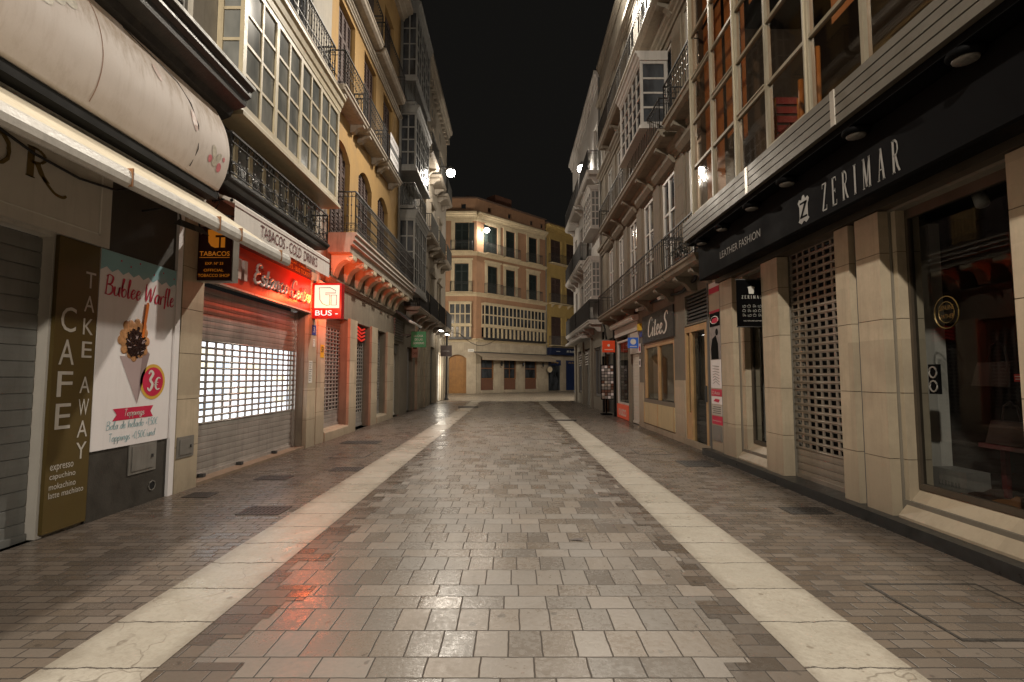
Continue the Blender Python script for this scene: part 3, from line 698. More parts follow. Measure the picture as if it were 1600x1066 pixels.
# ================================================================== CAFE BUILDING (near, west)
b = thing('cafe_building', 'dim white corner cafe building with grey shutter, slate wall and sooty balcony slab', 'building', (-4.65, 3.7, 0))
MB(FL).wall(0, 7.44, 0, 4.3, [(1.8, 5.07, 0, 3.02)], .16, -.02).build('shop_wall', M['dimwhite'], b)
MB(FL).wall(0, 7.62, 4.3, 18, [(2.6, 3.8, 6.1, 8.7), (5.9, 7.05, 6.1, 8.7)], .18, -.02).build('upper_wall', M['white_wall'], b)
MB(FL).box(5.6, 6.87, -.02, .012, 0, 4.15).build('slate_cladding', M['slatewall'], b)
for u0 in (2.6, 5.9): window(b, FL, u0 + .02, u0 + 1.15, 6.1, 8.68, -.16, 2, 3, 'greybay', 'dkglass')
shutter(b, FL, 1.82, 5.05, .02, 3.0, -.12, mat='steel_dark', slat=.155)
MB(FL).mat('black').disc(6.62, .2, .055, .016).mat('lgrey').tube([(6.62 + .06 * math.cos(i * .7854), .016, .2 + .06 * math.sin(i * .7854)) for i in range(8)], .008, 4, True).build('drain_outlet', None, b)
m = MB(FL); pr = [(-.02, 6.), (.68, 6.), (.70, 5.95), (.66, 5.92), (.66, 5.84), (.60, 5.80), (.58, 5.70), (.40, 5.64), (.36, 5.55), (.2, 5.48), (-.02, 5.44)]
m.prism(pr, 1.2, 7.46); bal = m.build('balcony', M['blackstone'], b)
MB(FL).prism([(.68, 6.002), (.725, 6.002), (.725, 5.955), (.703, 5.955)], 1.2, 7.47).build('drip_edge', M['ironlite'], bal)

t = thing('takeaway_panel', 'olive brown panel with vertical white CAFE and TAKE AWAY letters', 'sign', (-4.65, 5.34, 0))
MB(FL).box(5.085, 5.595, -.01, .03, .04, 3.04).build('panel', M['brownpanel'], t)
m = MB(FL)
for c, z in zip('CAFE', (2.06, 1.72, 1.39, 1.06)): put_text(m, c, 5.15, 5.33, z, z + .26, .033)
for c, z in zip('TAKEAWAY', (2.56, 2.30, 2.05, 1.80, 1.42, 1.18, .95, .72)): put_text(m, c, 5.42, 5.55, z, z + .175, .033)
for w, z, u1 in (('expresso', .63, 5.40), ('capuchino', .545, 5.43), ('mokachino', .46, 5.44), ('latte machiato', .375, 5.54)):
    put_text(m, w, 5.13, u1, z, z + (.075 if 'p' in w else .06), .033)
m.build('lettering', M['dimwhite'], t)

t = thing('shop_sign_board', 'greyed white sign board with dark gold serif letters above the near shutter', 'sign', (-4.6, 3.8, 3.05))
MB(FL).box(1.2, 5.69, -.01, .05, 3.05, 4.1).build('board', M['dimwhite'], t)
m = MB(FL)
for z in (3.17, 4.0): m.box(1.4, 5.55, .05, .056, z, z + .012)
m.box(5.53, 5.55, .05, .056, 3.17, 4.0); m.build('border', M['signwhite'], t)
m = MB(FL)
serif(m, 'R', 4.63, 4.90, 3.50, .30, .054, fat=1.3)
m.tube([(4.36 + .13 * math.cos(i * .5236), .054, 3.65 + .15 * math.sin(i * .5236)) for i in range(12)], .02, 4, True)
ribbon(m, catmull([(4.82, 3.55), (4.95, 3.44), (5.05, 3.42), (5.1, 3.45)]), .03, lambda a, c: (a, c), .054)
m.build('lettering', M['gold'], t)

# ---- waffle poster
t = thing('waffle_poster', 'big white poster of a chocolate bubble waffle cone priced 3 euro', 'poster', (-4.6, 6.26, .77))
MB(FL).box(5.605, 6.93, .013, .03, .77, 3.04).build('board', M['poster'], t)
m = MB(FL).mat('teal'); n = 16; zz = [(5.606 + 1.322 * i / n, 2.80 + (.05 if i % 2 else 0)) for i in range(n + 1)]
m.flat([(5.606, 3.038), *zz, (6.928, 3.038)], .033)
m.mat('red')
for u, z in ((5.9, 2.96), (6.2, 2.99), (6.45, 2.90), (6.62, 2.96), (6.83, 2.92), (6.05, 2.92)): m.disc(u, z, .012, .035, 8)
script(m, 'Bublee', 5.67, 6.23, 2.535, .225, .035, .05, .12, .1); script(m, 'Warfle', 6.30, 6.84, 2.535, .235, .035, .05, .12, .1)
m.build('heading_print', None, t)
m = MB(FL).mat('cone1').flat([(5.95, 1.84), (6.42, 1.84), (6.26, 1.26)], .033).mat('cone2').flat([(6.31, 1.84), (6.36, 1.95), (6.44, 1.88), (6.26, 1.26)], .034)
m.build('cone_print', None, t)
m = MB(FL).mat('tan')
for i in range(40):
    a = i * 2.4; r = .025 * math.sqrt(i)
    m.ball((6.17 + 1.42 * r * math.cos(a), .034, 2.05 + r * 1.45 * math.sin(a)), (.052, .006, .058), 10, 6)
m.build('waffle_print', None, t)
rr = random.Random(3); m = MB(FL)
for i in range(150):
    a = rr.random() * 6.283; r = math.sqrt(rr.random()); cu, cz = 6.19 + .15 * r * math.cos(a), 2.01 + .155 * r * math.sin(a); an = rr.random() * 3.14
    m.mat('choc' if i % 5 else 'cone1'); L_, w = (.045, .012) if i % 5 else (.026, .005)
    dx, dz = math.cos(an), math.sin(an)
    m.add([(cu + dx * L_ - dz * w, .0405 + i * .00003, cz + dz * L_ + dx * w), (cu + dx * L_ + dz * w, .0405 + i * .00003, cz + dz * L_ - dx * w), (cu - dx * L_ + dz * w, .0405 + i * .00003, cz - dz * L_ - dx * w), (cu - dx * L_ - dz * w, .0405 + i * .00003, cz - dz * L_ + dx * w)], [(0, 1, 2, 3)])
m.build('chocolate_print', None, t)
MB(FL).plate([(6.27, 2.08), (6.31, 2.08), (6.375, 2.50), (6.36, 2.53), (6.33, 2.52)], .044, .0465).build('stick_print', M['orange'], t)
m = MB(FL).mat('badge').disc(6.52, 1.53, .225, .034, 28).mat('red').disc(6.52, 1.53, .185, .036, 28).mat('signwhite')
script(m, '3', 6.40, 6.52, 1.42, .26, .039, .09, .16, .05); script(m, '€', 6.53, 6.65, 1.43, .17, .039, .08, .13, .05)
m.build('price_badge', None, t)
m = MB(FL).mat('red').flat([(5.89, 1.08), (6.55, 1.09), (6.50, 1.16), (6.55, 1.23), (5.89, 1.22), (5.95, 1.15)], .034)
m.mat('signwhite'); script(m, 'Toppings', 6.05, 6.39, 1.125, .085, .037, .06, .11, .15)
m.mat('teal'); script(m, 'Bola de helado +1,50€', 5.80, 6.64, .985, .095, .034, .05, .085, .12); script(m, 'Toppings +0,50€/und', 5.84, 6.60, .845, .095, .034, .05, .085, .12)
m.build('price_print', None, t)

for nm, la, u0, u1, z0, z1, v in (('meter_hatch', 'small grey metal hatch set in the dark slate wall under the poster', 6.19, 6.66, .40, .78, .012), ('meter_hatch', 'small grey metal hatch on the limestone pilaster beside the lit shutter', 7.0, 7.36, .47, .76, .06)):
    t = thing(nm, la, 'hatch', (-4.65, (u0 + u1) / 2, z0), 'meter hatches')
    MB(FL).box(u0, u1, v, v + .012, z0, z1).build('frame', M['lgrey'], t)
    MB(FL).box(u0 + .045, u1 - .045, v + .012, v + .022, z0 + .04, z1 - .04).build('door', M['lgrey'], t)
    MB(FL).box(u1 - .10, u1 - .075, v + .022, v + .034, (z0 + z1) / 2 - .02, (z0 + z1) / 2 + .02).build('latch', M['dgrey'], t)

# ---- bulging flowered canopy board
t = thing('curved_canopy', 'bulging cream canopy board with strawberries printed at its far end', 'canopy', (-4.4, 4.2, 4.25))
cp = catmull([(.37, 4.30), (.47, 4.52), (.515, 4.83), (.44, 5.2), (.26, 5.56)], 6)
MB(FL).prism(cp + [(.05, 5.56), (.05, 4.34), (.33, 4.30)], .4, 7.2, False).build('canopy_shell', M['canvas2'], t)
for f in t.children[0].data.polygons: f.use_smooth = len(f.vertices) == 4
def on_shell(u, z):
    for (v0, z0), (v1, z1) in zip(cp, cp[1:]):
        if z0 <= z <= z1: return (u, v0 + (v1 - v0) * (z - z0) / (z1 - z0) + .006, z)
    return (u, cp[-1][0], z)
m = MB(FL)
def blob(mat, u, z, ru, rz, ang=0., n=12):
    m.mat(mat); P = []
    for i in range(n):
        a = 6.2832 * i / n; x, y = ru * math.cos(a), rz * math.sin(a) * (1 if math.sin(a) < 0 else .75)
        P.append(on_shell(u + x * math.cos(ang) - y * math.sin(ang), z + x * math.sin(ang) + y * math.cos(ang)))
    m.add(P, [tuple(range(n))])
blob('leafp', 6.83, 4.72, .05, .12, .3); blob('leafp', 6.95, 4.68, .04, .1, -.5); blob('leafp', 6.87, 4.58, .05, .07, 1.2)
blob('berry', 6.77, 4.60, .042, .06); blob('berry', 6.99, 4.56, .05, .075); blob('berry', 7.06, 4.70, .025, .04)
m.build('fruit_print', None, t)
for q in ((6.38, 4.95, .055, .16, .25), (5.75, 5.2, .05, .11, .6)):
    m = MB(FL); blob('petal', *q); m.build('petal_print', None, t)
m = MB(FL)
for k in range(9): blob('leafp', 3.9 + .13 * (k % 3) + .05 * k, 5.0 + .09 * (k // 3), .09, .1, k * .7)
m.build('leaf_print', None, t)
m = MB(FL); m.tube([(u, on_shell(u, z)[1], z) for u, z in ((6.48, 4.36), (6.50, 4.6), (6.46, 4.9), (6.36, 5.15), (6.2, 5.35), (5.4, 5.5))], .006, 4)
m.build('seam_wire', M['cable'], t)
for u in (1.9, 3.4, 4.9): MB(FL).tube([(u, v + .002, z) for v, z in cp[2:]], .004, 3).build('panel_seam', M['petal'], t)
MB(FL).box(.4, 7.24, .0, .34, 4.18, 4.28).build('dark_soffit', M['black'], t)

# ---- long cafe awning
t = thing('cafe_awning', 'long soiled cream awning with white front bar reaching past the cafe', 'awning', (-4.1, 4.2, 3.4))
MB(FL).prism([(.12, 4.17), (1.34, 3.345), (1.34, 3.32), (.12, 4.14)], .4, 7.28).build('fabric', M['canvas'], t)
MB(FL).prism([(1.33, 3.36), (1.375, 3.365), (1.405, 3.335), (1.415, 3.28), (1.405, 3.23), (1.375, 3.205), (1.335, 3.215), (1.335, 3.26), (1.325, 3.27)], .4, 7.30).build('front_bar', M['paleplastic'], t)
MB(FL).box(.4, 7.26, .02, .16, 4.02, 4.2).build('roller', M['paleplastic'], t)
for u in (3.9, 6.9):
    MB(FL).tube([(u, .06, 3.98), (u - .55, .65, 3.62), (u + .02, 1.32, 3.28)], .028, 6).build('folding_arm', M['dgrey'], t)
pieces('bar_clip', 'darkwood', t, FL, [(u, u + .012, 1.36, 1.42, 3.21, 3.37) for u in (4.2, 5.5, 5.95, 7.0)])

t = thing('floodlight', 'small dark floodlight hanging under the cafe awning by the poster', 'floodlight', (-4.0, 6.3, 3.4))
m = MB(FL); m.add([(6.05, .52, 3.46), (6.33, .52, 3.48), (6.33, .80, 3.38), (6.05, .80, 3.36), (6.10, .56, 3.53), (6.28, .56, 3.54), (6.28, .74, 3.47), (6.10, .74, 3.46)], [(0, 1, 2, 3), (4, 5, 6, 7), (0, 1, 5, 4), (1, 2, 6, 5), (2, 3, 7, 6), (3, 0, 4, 7)])
m.build('housing', M['dgrey'], t)
MB(FL).tube([(6.0, .66, 3.42), (6.0, .62, 3.60), (6.19, .60, 3.64), (6.38, .62, 3.60), (6.38, .66, 3.42)], .012, 5).tube([(6.19, .60, 3.64), (6.19, .3, 3.7), (6.19, .03, 3.66)], .014, 5).build('bracket', M['dgrey'], t)
T(MB(FL).tube([(3.6, .08, 4.0), (4.2, .09, 3.84), (4.7, .09, 3.72), (5.2, .09, 3.68), (5.7, .08, 3.74), (6.05, .08, 3.9)], .014, 5).build('wall_cable', M['cable'], None, (-4.6, 5, 3.7)), 'black cable sagging across the white sign board under the awning', 'cable')

# ================================================================== TOBACCO SHOP BUILDING
J = [.62, 1.28, 1.92, 2.55, 3.15]
b = thing('tobacco_building', 'cream building with glazed bay, iron balcony and wide lit shutter at street level', 'building', (-4.65, 9.9, 0))
MB(FL).wall(7.44, 12.5, 0, 4.5, [(7.5, 11.36, 0, 3.72)], .32, -.03).build('shop_wall', M['beige'], b)
MB(FL).wall(7.62, 12.5, 4.5, 18, [(7.7, 11.85, 4.66, 7.2), (8.3, 9.5, 8.68, 11.3), (10.1, 11.3, 8.68, 11.3), (8.3, 9.5, 12.6, 15), (10.1, 11.3, 12.6, 15)], .2, -.02).build('upper_wall', M['white_wall'], b)
pilaster(b, FL, 6.985, 7.47, -.06, .06, 0, 4.2, J); pilaster(b, FL, 11.38, 11.86, -.06, .06, 0, 4.0, J); pilaster(b, FL, 11.95, 12.45, -.06, .05, 0, 3.9, [.75, 1.45, 2.15, 2.8])
MB(FL).box(6.875, 6.975, -.02, .05, 0, 4.1).build('corner_strip', M['poster'], b)
MB(FL).box(11.82, 11.96, -.05, .02, 0, 3.9).build('recess', M['stone_gap'], b)
MB(FL).box(7.48, 11.38, -.3, .04, 0, .045).build('threshold', M['doorsill'], b)
shutter(b, FL, 7.53, 11.27, .05, 3.02, -.22, .86, 2.16, 12, 15, 'steel', .105, .8, .66)
pieces('shutter_guide', 'alu', b, FL, [(x, x + .07, -.26, -.16, .05, 3.05) for x in (7.45, 11.27)])
m = MB(FL).mat('shoplit').sheet(7.4, 13.6, 0.02, 3.0, -.75)
rr = random.Random(5)
for k in range(44):
    u, z = 7.6 + rr.random() * 5.2, 1.0 + (k % 5) * .24; m.mat(('tint1', 'tint2', 'tint3', 'tint1')[k % 4]).box(u, u + .15 + .2 * rr.random(), -.745, -.62, z, z + .14)
m.build('lit_interior', None, b)
pieces('shutter_lock', 'dgrey', b, FL, [(u, u + .07, -.19, -.1, .05, .10) for u in (7.9, 9.0, 10.3)])
window(b, FL, 7.72, 11.83, 4.66, 7.1, -.06, 8, 2, 'cream_frame', 'greypane', .10, .10)
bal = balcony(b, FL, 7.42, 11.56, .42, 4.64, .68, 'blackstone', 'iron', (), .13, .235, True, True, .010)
mirador(b, FL, 7.63, 12.0, .42, 5.66, 8.42, 8, 4, 'cream_frame', 'baypane', 2, 1, .13, .36, .10, .05)
for u0 in (8.3, 10.1):
    window(b, FL, u0 + .02, u0 + 1.18, 8.7, 11.28, -.16, 2, 3, 'paleplastic', 'dkglass'); window(b, FL, u0 + .02, u0 + 1.18, 12.6, 14.98, -.16, 2, 3, 'paleplastic', 'dkglass')
balcony(b, FL, 7.5, 11.72, .44, 8.68, .84, 'slab', 'iron', (), .2, .14, True, True, .009)
balcony(b, FL, 7.7, 11.72, .44, 12.5, .9, 'slab', 'iron', (8.3, 11.1), .16, .12)
T(MB(FL).tube([(7.5, .1, 4.25), (7.6, .3, 4.33), (8.6, .36, 4.27), (9.3, .40, 4.30), (10.3, .38, 4.24), (11.4, .42, 4.26), (12.0, .3, 4.16)], .018, 5).tube([(8.0, .36, 4.36), (8.9, .42, 4.30), (9.2, .40, 4.22), (10.0, .40, 4.30)], .011, 5).build('cable_bundle', M['cable'], None, (-4.3, 9.7, 4.3)), 'tangle of dark cables under the iron balcony above the white awning', 'cable')
T(MB(FL).tube([(7.32, .14, 4.24), (7.36, .20, 4.36), (7.44, .22, 4.40), (7.5, .2, 4.3), (7.44, .18, 4.2), (7.36, .2, 4.26), (7.4, .24, 4.38), (7.5, .22, 4.22), (7.52, .12, 4.1)], .009, 5).build('cable_coil', M['cable'], None, (-4.4, 7.4, 4.3)), 'coil of loose black wire between the cream canopy and the tobacco awning', 'cable')

t = thing('tobacco_fascia', 'glowing red fascia with chrome script letters above the lit shutter', 'sign', (-4.6, 9.5, 3.05))
MB(FL).box(7.48, 11.42, -.05, .06, 3.06, 3.78).build('panel', M['redfascia'], t)
MB(FL).box(7.48, 11.42, -.03, .085, 3.03, 3.06).build('lower_trim', M['alu'], t)
m = MB(FL); script(m, 'Estanco', 8.80, 10.14, 3.25, .36, .10, tube=.024, slant=.2); script(m, 'Centro', 10.30, 11.28, 3.23, .36, .10, tube=.024, slant=.2)
m.build('lettering', M['chrome'], t)
pieces('logo_bar', 'chrome', t, FL, [(u, u + .10, .06, .11, 3.22, 3.56) for u in (8.28, 8.48)])
MB(FL).box(7.48, 11.42, -.02, .07, 3.785, 4.02).build('upper_panel', M['maroonltr'], t)
m = MB(FL); put_text(m, 'TICKETS - BUS TICKETS', 9.9, 11.35, 3.83, 3.92, .074)
m.build('upper_lettering', M['orangeltr'], t); m = MB(FL); put_text(m, 'RECARGAS - TARJETAS', 9.95, 11.3, 3.95, 4.0, .074)
m.build('upper_lettering', M['orangeltr'], t)

t = thing('tobacco_awning', 'short white awning lettered TABACOS - COLD DRINKS above the red fascia', 'awning', (-4.4, 9.5, 3.8))
MB(FL).prism([(.05, 4.42), (.44, 4.28), (.455, 4.24), (.445, 4.22), (.05, 4.38)], 7.5, 11.48).build('fabric', M['whitecanvas'], t)
m = MB(FL); n = 40
for k in range(n):
    a, c = 7.5 + 3.98 * k / n, 7.5 + 3.98 * (k + 1) / n; w = lambda u: .45 + .004 * math.sin(u * 5.) + .002 * math.sin(u * 13.)
    m.quad((a, .452, 4.25), (c, .452, 4.25), (c, w(c), 3.86), (a, w(a), 3.86))
m.build('valance', M['whitecanvas'], t)
m = MB(FL).box(7.5, 11.48, .4575, .4605, 4.175, 4.188); put_text(m, 'TABACOS - COLD  DRINKS', 8.30, 10.74, 3.93, 4.13, .4605, 0, .004)
m.build('lettering', M['maroonltr'], t)
MB(FL).tube([(7.5, .40, 4.265), (11.48, .40, 4.265)], .028, 8).build('front_bar', M['paleplastic'], t)
for u in (7.7, 11.3): MB(FL).tube([(u, .03, 4.1), (u + .3, .25, 4.16), (u, .42, 4.22)], .018, 5).build('folding_arm', M['dgrey'], t)

F = FP(-4.60, 7.28)
t = thing('tobacco_sign', 'maroon projecting tobacco sign with orange letters partly hidden by the cafe awning', 'sign', (-4.6, 7.3, 2.98))
MB(F).box(0, .52, -.17, -.012, 2.98, 3.80).build('box', M['alu'], t)
MB(F).box(.015, .505, -.012, .004, 2.995, 3.785).build('face', M['maroon'], t)
m = MB(F)
def gt_logo(m, u, z, s, v):
    m.flat([(u, z + s), (u + .62 * s, z + s), (u + .9 * s, z + .82 * s), (u + .9 * s, z + .70 * s), (u + .42 * s, z + .70 * s), (u + .42 * s, z + .58 * s), (u + .62 * s, z + .58 * s), (u + .62 * s, z + .02 * s), (u + .42 * s, z), (u + .2 * s, z + .1 * s), (u + .05 * s, z + .32 * s)], v)
    m.flat([(u + .72 * s, z + .02 * s), (u + .95 * s, z + .02 * s), (u + .95 * s, z + .58 * s), (u + .72 * s, z + .58 * s)], v)
gt_logo(m, .15, 3.47, .27, .008); m.box(.04, .48, .004, .007, 3.325, 3.332)
put_text(m, 'TABACOS', .04, .48, 3.35, 3.42, .008, 0, .012); put_text(m, 'OFFICIAL', .11, .40, 3.12, 3.16, .008); put_text(m, 'TOBACCO SHOP', .03, .49, 3.04, 3.085, .008); put_text(m, 'EXP. Nº 33', .13, .39, 3.22, 3.26, .008)
m.build('lettering', M['orangeltr'], t)

F = FP(-4.62, 11.52)
t = thing('bus_ticket_sign', 'brightly lit red and white box sign reading BUS beside the tobacco shop', 'sign', (-4.6, 11.5, 2.9))
MB(F).mat('busred').box(.03, .70, -.20, 0, 2.92, 3.74).build('box', None, t)
m = MB(F).mat('busface').sheet(.085, .655, 3.16, 3.69, .004)
m.build('lit_face', None, t)
MB(F).sheet(.085, .655, 3.0, 3.69, -.204).build('back_face', M['busback'], t)
m = MB(F); u, z, s = .19, 3.22, .41
m.tube([(u + a * s, .008, z + c * s) for a, c in ((0, 1), (.62, 1), (.92, .84), (.92, .70), (.36, .70), (.36, .60), (.6, .60), (.6, .02), (.42, 0), (.2, .1), (.05, .32))], .0095, 4, True)
m.tube([(u + a * s, .008, z + c * s) for a, c in ((.68, .02), (.98, .02), (.98, .58), (.68, .58))], .0095, 4, True)
m.build('outline_logo', M['busline'], t)
m = MB(F); put_text(m, 'BUS -', .11, .63, 2.985, 3.11, .006, 0, .012); m.build('lettering', M['buswhite'], t)
pieces('bracket', 'dgrey', t, F, [(-.04, .03, -.14, -.06, 3.1, 3.18), (-.04, .03, -.14, -.06, 3.5, 3.58)])

for nm, la, mt, u0, u1, z0, z1, v in (('house_number', 'small blue house number plate under the lit bus sign', 'bluest', 11.55, 11.78, 2.55, 2.78, .062), ('sticker', 'yellow and black parcel sticker on the limestone pilaster', 'yellowst', 12.12, 12.34, 2.05, 2.36, .052), ('notice', 'white paper notice taped beside the lit shutter', 'signwhite', 11.42, 11.62, 1.45, 1.95, .062), ('notice', 'small white card below the blue house number', 'signwhite', 11.62, 11.74, 2.28, 2.46, .062)):
    t = thing(nm, la, nm.replace('_', ' '), (-4.6, u0, z0))
    MB(FL).box(u0, u1, v, v + .005, z0, z1).build('card', M[mt], t)
    m = MB(FL)
    if mt == 'bluest': put_text(m, '3', u0 + .07, u1 - .07, z0 + .06, z1 - .05, v + .008)
    elif mt == 'yellowst': put_text(m, '5!', u0 + .04, u1 - .03, z0 + .12, z1 - .04, v + .008, 0, .03)
    else:
        for k in range(int((z1 - z0) / .05) - 1): m.box(u0 + .02, u1 - .03 - .03 * (k % 3), v + .006, v + .008, z1 - .05 * (k + 1), z1 - .05 * (k + 1) + .012)
    m.build('print', M['signwhite' if mt == 'bluest' else 'dgrey'], t)

# ================================================================== YELLOW BUILDING
b = thing('yellow_building', 'ochre yellow building with brown louvred doors over a deep corbelled balcony', 'building', (-4.65, 16.4, 0))
O0 = [(12.52, 14.32, 0.0, 3.2), (15.0, 16.55, .0, 3.2), (17.3, 18.65, .0, 3.2)]
MB(FL).wall(12.5, 19.7, 0, 5.0, O0, .32, -.02).build('shop_wall', M['beige'], b)
D1 = [(12.75, 14.2), (15.0, 16.45), (17.2, 18.65)]; D2 = [(13.0, 14.4), (15.35, 16.75), (17.72, 19.12)]
m = MB(FL).wall(12.5, 20.3, 5.0, 16.9, [(a, c, 5.27, 8.02) for a, c in D1] + [(a, c, 9.0, 11.92) for a, c in D2] + [(a, c, 12.5, 15.3) for a, c in D2], .24, -.02)
for a, c in D1: m.arch(a, c, 8.02, .34, .2, -.02)
m.build('upper_wall', M['ochre'], b)
for u0, u1 in ((14.33, 14.99), (16.56, 17.29), (18.66, 19.66)): pilaster(b, FL, u0, u1, -.1, .05, 0, 3.24, [.7, 1.4, 2.05, 2.7])
for (u0, u1, _, z1), oz, k in zip(O0, ((.7, 2.9), (.45, 3.0), (.75, 3.0)), (0, 1, 2)):
    if k != 1: MB(FL).prism([(-.3, 0), (.06, 0), (.06, .2), (.03, .24), (-.3, .27)], u0, u1).build('sill', M['stone'], b)
    shutter(b, FL, u0 + .02, u1 - .02, .28 if k != 1 else .05, 3.18, -.24, oz[0], oz[1], 22, 7, 'steel', .11, .72, .6)
    MB(FL).sheet(u0, u1, 0, 3.2, -.29).build('dark_glass', M['dkglass'], b)
m = MB(FL); m.mat('slab').prism([(-.02, 5.25), (.70, 5.25), (.71, 5.19), (.66, 5.16), (.66, 5.06), (.62, 5.03), (.62, 4.95), (.56, 4.92), (.54, 4.74), (-.02, 4.74)], 12.62, 20.75)
bal = m.build('balcony', None, b)
MB(FL).box(12.62, 20.76, .664, .674, 5.06, 5.085).box(12.62, 20.76, .626, .634, 4.95, 4.968).build('moulding_band', M['paleplastic'], bal)
railing(FL, bal, 12.62, 20.75, .70, 5.25, 1.07, .115, 'iron', True, True, .009, True)
for k in range(8):
    u = 13.0 + k * .98; c = MB(FL)
    c.prism(catmull([(0, 4.735), (.50, 4.735), (.55, 4.68), (.54, 4.60), (.46, 4.56), (.40, 4.60), (.28, 4.56), (.17, 4.46), (.1, 4.30), (.06, 4.16), (0, 4.14)], 3), u - .17, u + .17)
    c.tube([(u - .18, .49, 4.63), (u + .18, .49, 4.63)], .055, 8).build('corbel', M['cream'], bal)
cornice(b, FL, 12.52, 19.7, 3.98, .10, .14, 'beige', 'string_course')
for a, c in D1: louvre_door(b, FL, a + .02, c - .02, 5.28, 7.98, -.2, 'brownwood', 4)
for a, c in D2:
    louvre_door(b, FL, a + .02, c - .02, 9.02, 11.9, -.2, 'brownwood', 4); louvre_door(b, FL, a + .02, c - .02, 12.52, 15.28, -.2, 'brownwood', 4)
for a, c in ((12.3, 14.42), (14.58, 16.62), (16.78, 18.85)):
    balcony(b, FL, a, c, .46, 8.98, .92, 'slab', 'iron', (a + .25, c - .25), .16, .12, False, True, .009, ch=.22)
for a, c in ((12.3, 15.9), (16.1, 19.3)): balcony(b, FL, a, c, .46, 12.5, .92, 'slab', 'iron', (), .2, .12, False, False, .009)
cornice(b, FL, 12.5, 20.2, 12.06, .14, .2, 'trim', 'string_course'); cornice(b, FL, 12.5, 20.3, 16.5, .5, .45, 'trim')
MB(FL).tube([(20.1, .06, 5.3), (20.1, .06, 16.4)], .05, 8).build('downpipe', M['lgrey'], b)
for k, (z0, la) in enumerate(((9.62, 'upper white letting banner tied to a yellow building balcony'), (9.06, 'lower white letting banner tied to a yellow building balcony'))):
    t = thing('letting_banner', la, 'banner', (-4.2, 17.2, z0))
    MB(FL).box(16.86, 18.1, .47, .478, z0, z0 + .36).build('cloth', M['poster'], t)
    m = MB(FL); put_text(m, ('SE ALQUILA', '952 22 04 20')[k], 16.95, 18.0, z0 + .13, z0 + .25, .481)
    m.build('lettering', M['dgrey'], t)
MB(FL).box(16.86, 18.1, .47, .476, 9.44, 9.6).build('banner_stripe', M['dgrey'], t)

t = thing('neon_logo', 'glowing red ribbon shaped sign over the second limestone shop opening', 'sign', (-4.75, 15.7, 2.7))
for k in range(4):
    z = 2.72 + .11 * k
    MB(FL).tube([(15.25, -.12, z), (15.5, -.10, z + .07), (15.9, -.10, z - .01), (16.3, -.12, z + .07)], .026, 6).build('tube', M['neon'], t)
MB(FL).box(15.2, 16.4, -.19, -.15, 2.66, 3.16).build('backboard', M['maroon'], t)

# ================================================================== GREY BAY BUILDING
b = thing('grey_bay_building', 'sooty grey building with three stacked glazed bays', 'building', (-4.65, 22.1, 0))
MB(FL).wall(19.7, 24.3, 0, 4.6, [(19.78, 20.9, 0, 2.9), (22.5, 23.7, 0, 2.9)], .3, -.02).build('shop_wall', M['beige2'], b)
MB(FL).wall(20.3, 24.1, 4.6, 19.3, [(20.6, 23.4, 8.6, 10.1), (20.6, 23.4, 13.0, 14.0)], .25, -.02).build('upper_wall', M['greybay'], b)
shutter(b, FL, 19.8, 20.88, .05, 2.5, -.2, mat='steel_white', slat=.09)
MB(FL).box(19.8, 20.88, -.22, -.12, 2.5, 2.88).build('shutter_box', M['lgrey'], b)
MB(FL).box(22.52, 23.68, -.24, -.18, .03, 2.88).build('door', M['greydoor'], b)
m = MB(FL)
for k in range(9): m.box(19.9, 21.4, -.02, .03, 3.05 + k * .1, 3.11 + k * .1)
m.build('louvre_grille', M['lgrey'], b)
mirador(b, FL, 20.32, 23.1, .68, 5.0, 8.42, 6, 4, 'greybay', 'dkglass', 2, 2, .3, .36, .09, .05)
for z in (8.62, 13.02):
    balcony(b, FL, 20.32, 23.3, .66, z, .95, 'greybay', 'ironlite', (), .14, .12, False, False, .009)
    window(b, FL, 20.62, 23.38, z + .02, z + 1.5, -.2, 6, 1, 'greybay', 'dkglass')
mirador(b, FL, 20.32, 23.6, .68, 10.05, 12.85, 6, 4, 'greybay', 'dkglass', 2, 2, .2, .3, .09, .05)
mirador(b, FL, 20.32, 23.6, .68, 13.9, 17.4, 6, 4, 'greybay', 'dkglass', 2, 2, .2, .4, .09, .05)
cornice(b, FL, 20.3, 24.1, 18.9, .3, .4, 'greybay')

# ================================================================== FAR WEST BUILDING
b = thing('pale_corner_building', 'pale stone building with small iron balconies at the far street corner by the lit shop', 'building', (-4.65, 29.5, 0))
W = [(25.3, 26.5), (28.3, 29.5), (31.3, 32.5)]
MB(FL).wall(24.3, 35., 0, 4.5, [(25.0, 26.2, 0, 3.1), (28.6, 30.5, 0, 3.3), (31.4, 33.4, .05, 3.1)], .3, -.02).build('shop_wall', M['endstone'], b)
MB(FL).wall(24.1, 35., 4.5, 19., [(a, c, z, z + 2.7) for a, c in W for z in (4.62, 8.75, 12.95)] + [(a + .2, c - .2, 16.7, 17.5) for a, c in W], .2, -.02).build('upper_wall', M['trim'], b)
MB(lambda u, v, z: (-4.65 - v, 35., z)).quad((0, 0, 0), (0, 5, 0), (0, 5, 19), (0, 0, 19)).build('end_wall', M['trim'], b)
for u in (24.4, 26.6, 27.6, 30.6, 33.6): pilaster(b, FL, u, u + .75, -.1, .08, 0, 4.1, [.9, 1.6, 2.3, 3.0, 3.6], 'endstone')
MB(FL).box(25.0, 26.2, -.28, -.2, .03, 3.05).build('door', M['greydoor'], b)
MB(FL).box(28.6, 30.5, -.28, -.2, .03, 3.25).build('shop_door', M['greenwood'], b)
m = MB(FL).mat('shoplit2').sheet(31.42, 33.38, .08, 3.05, -.26).mat('alu')
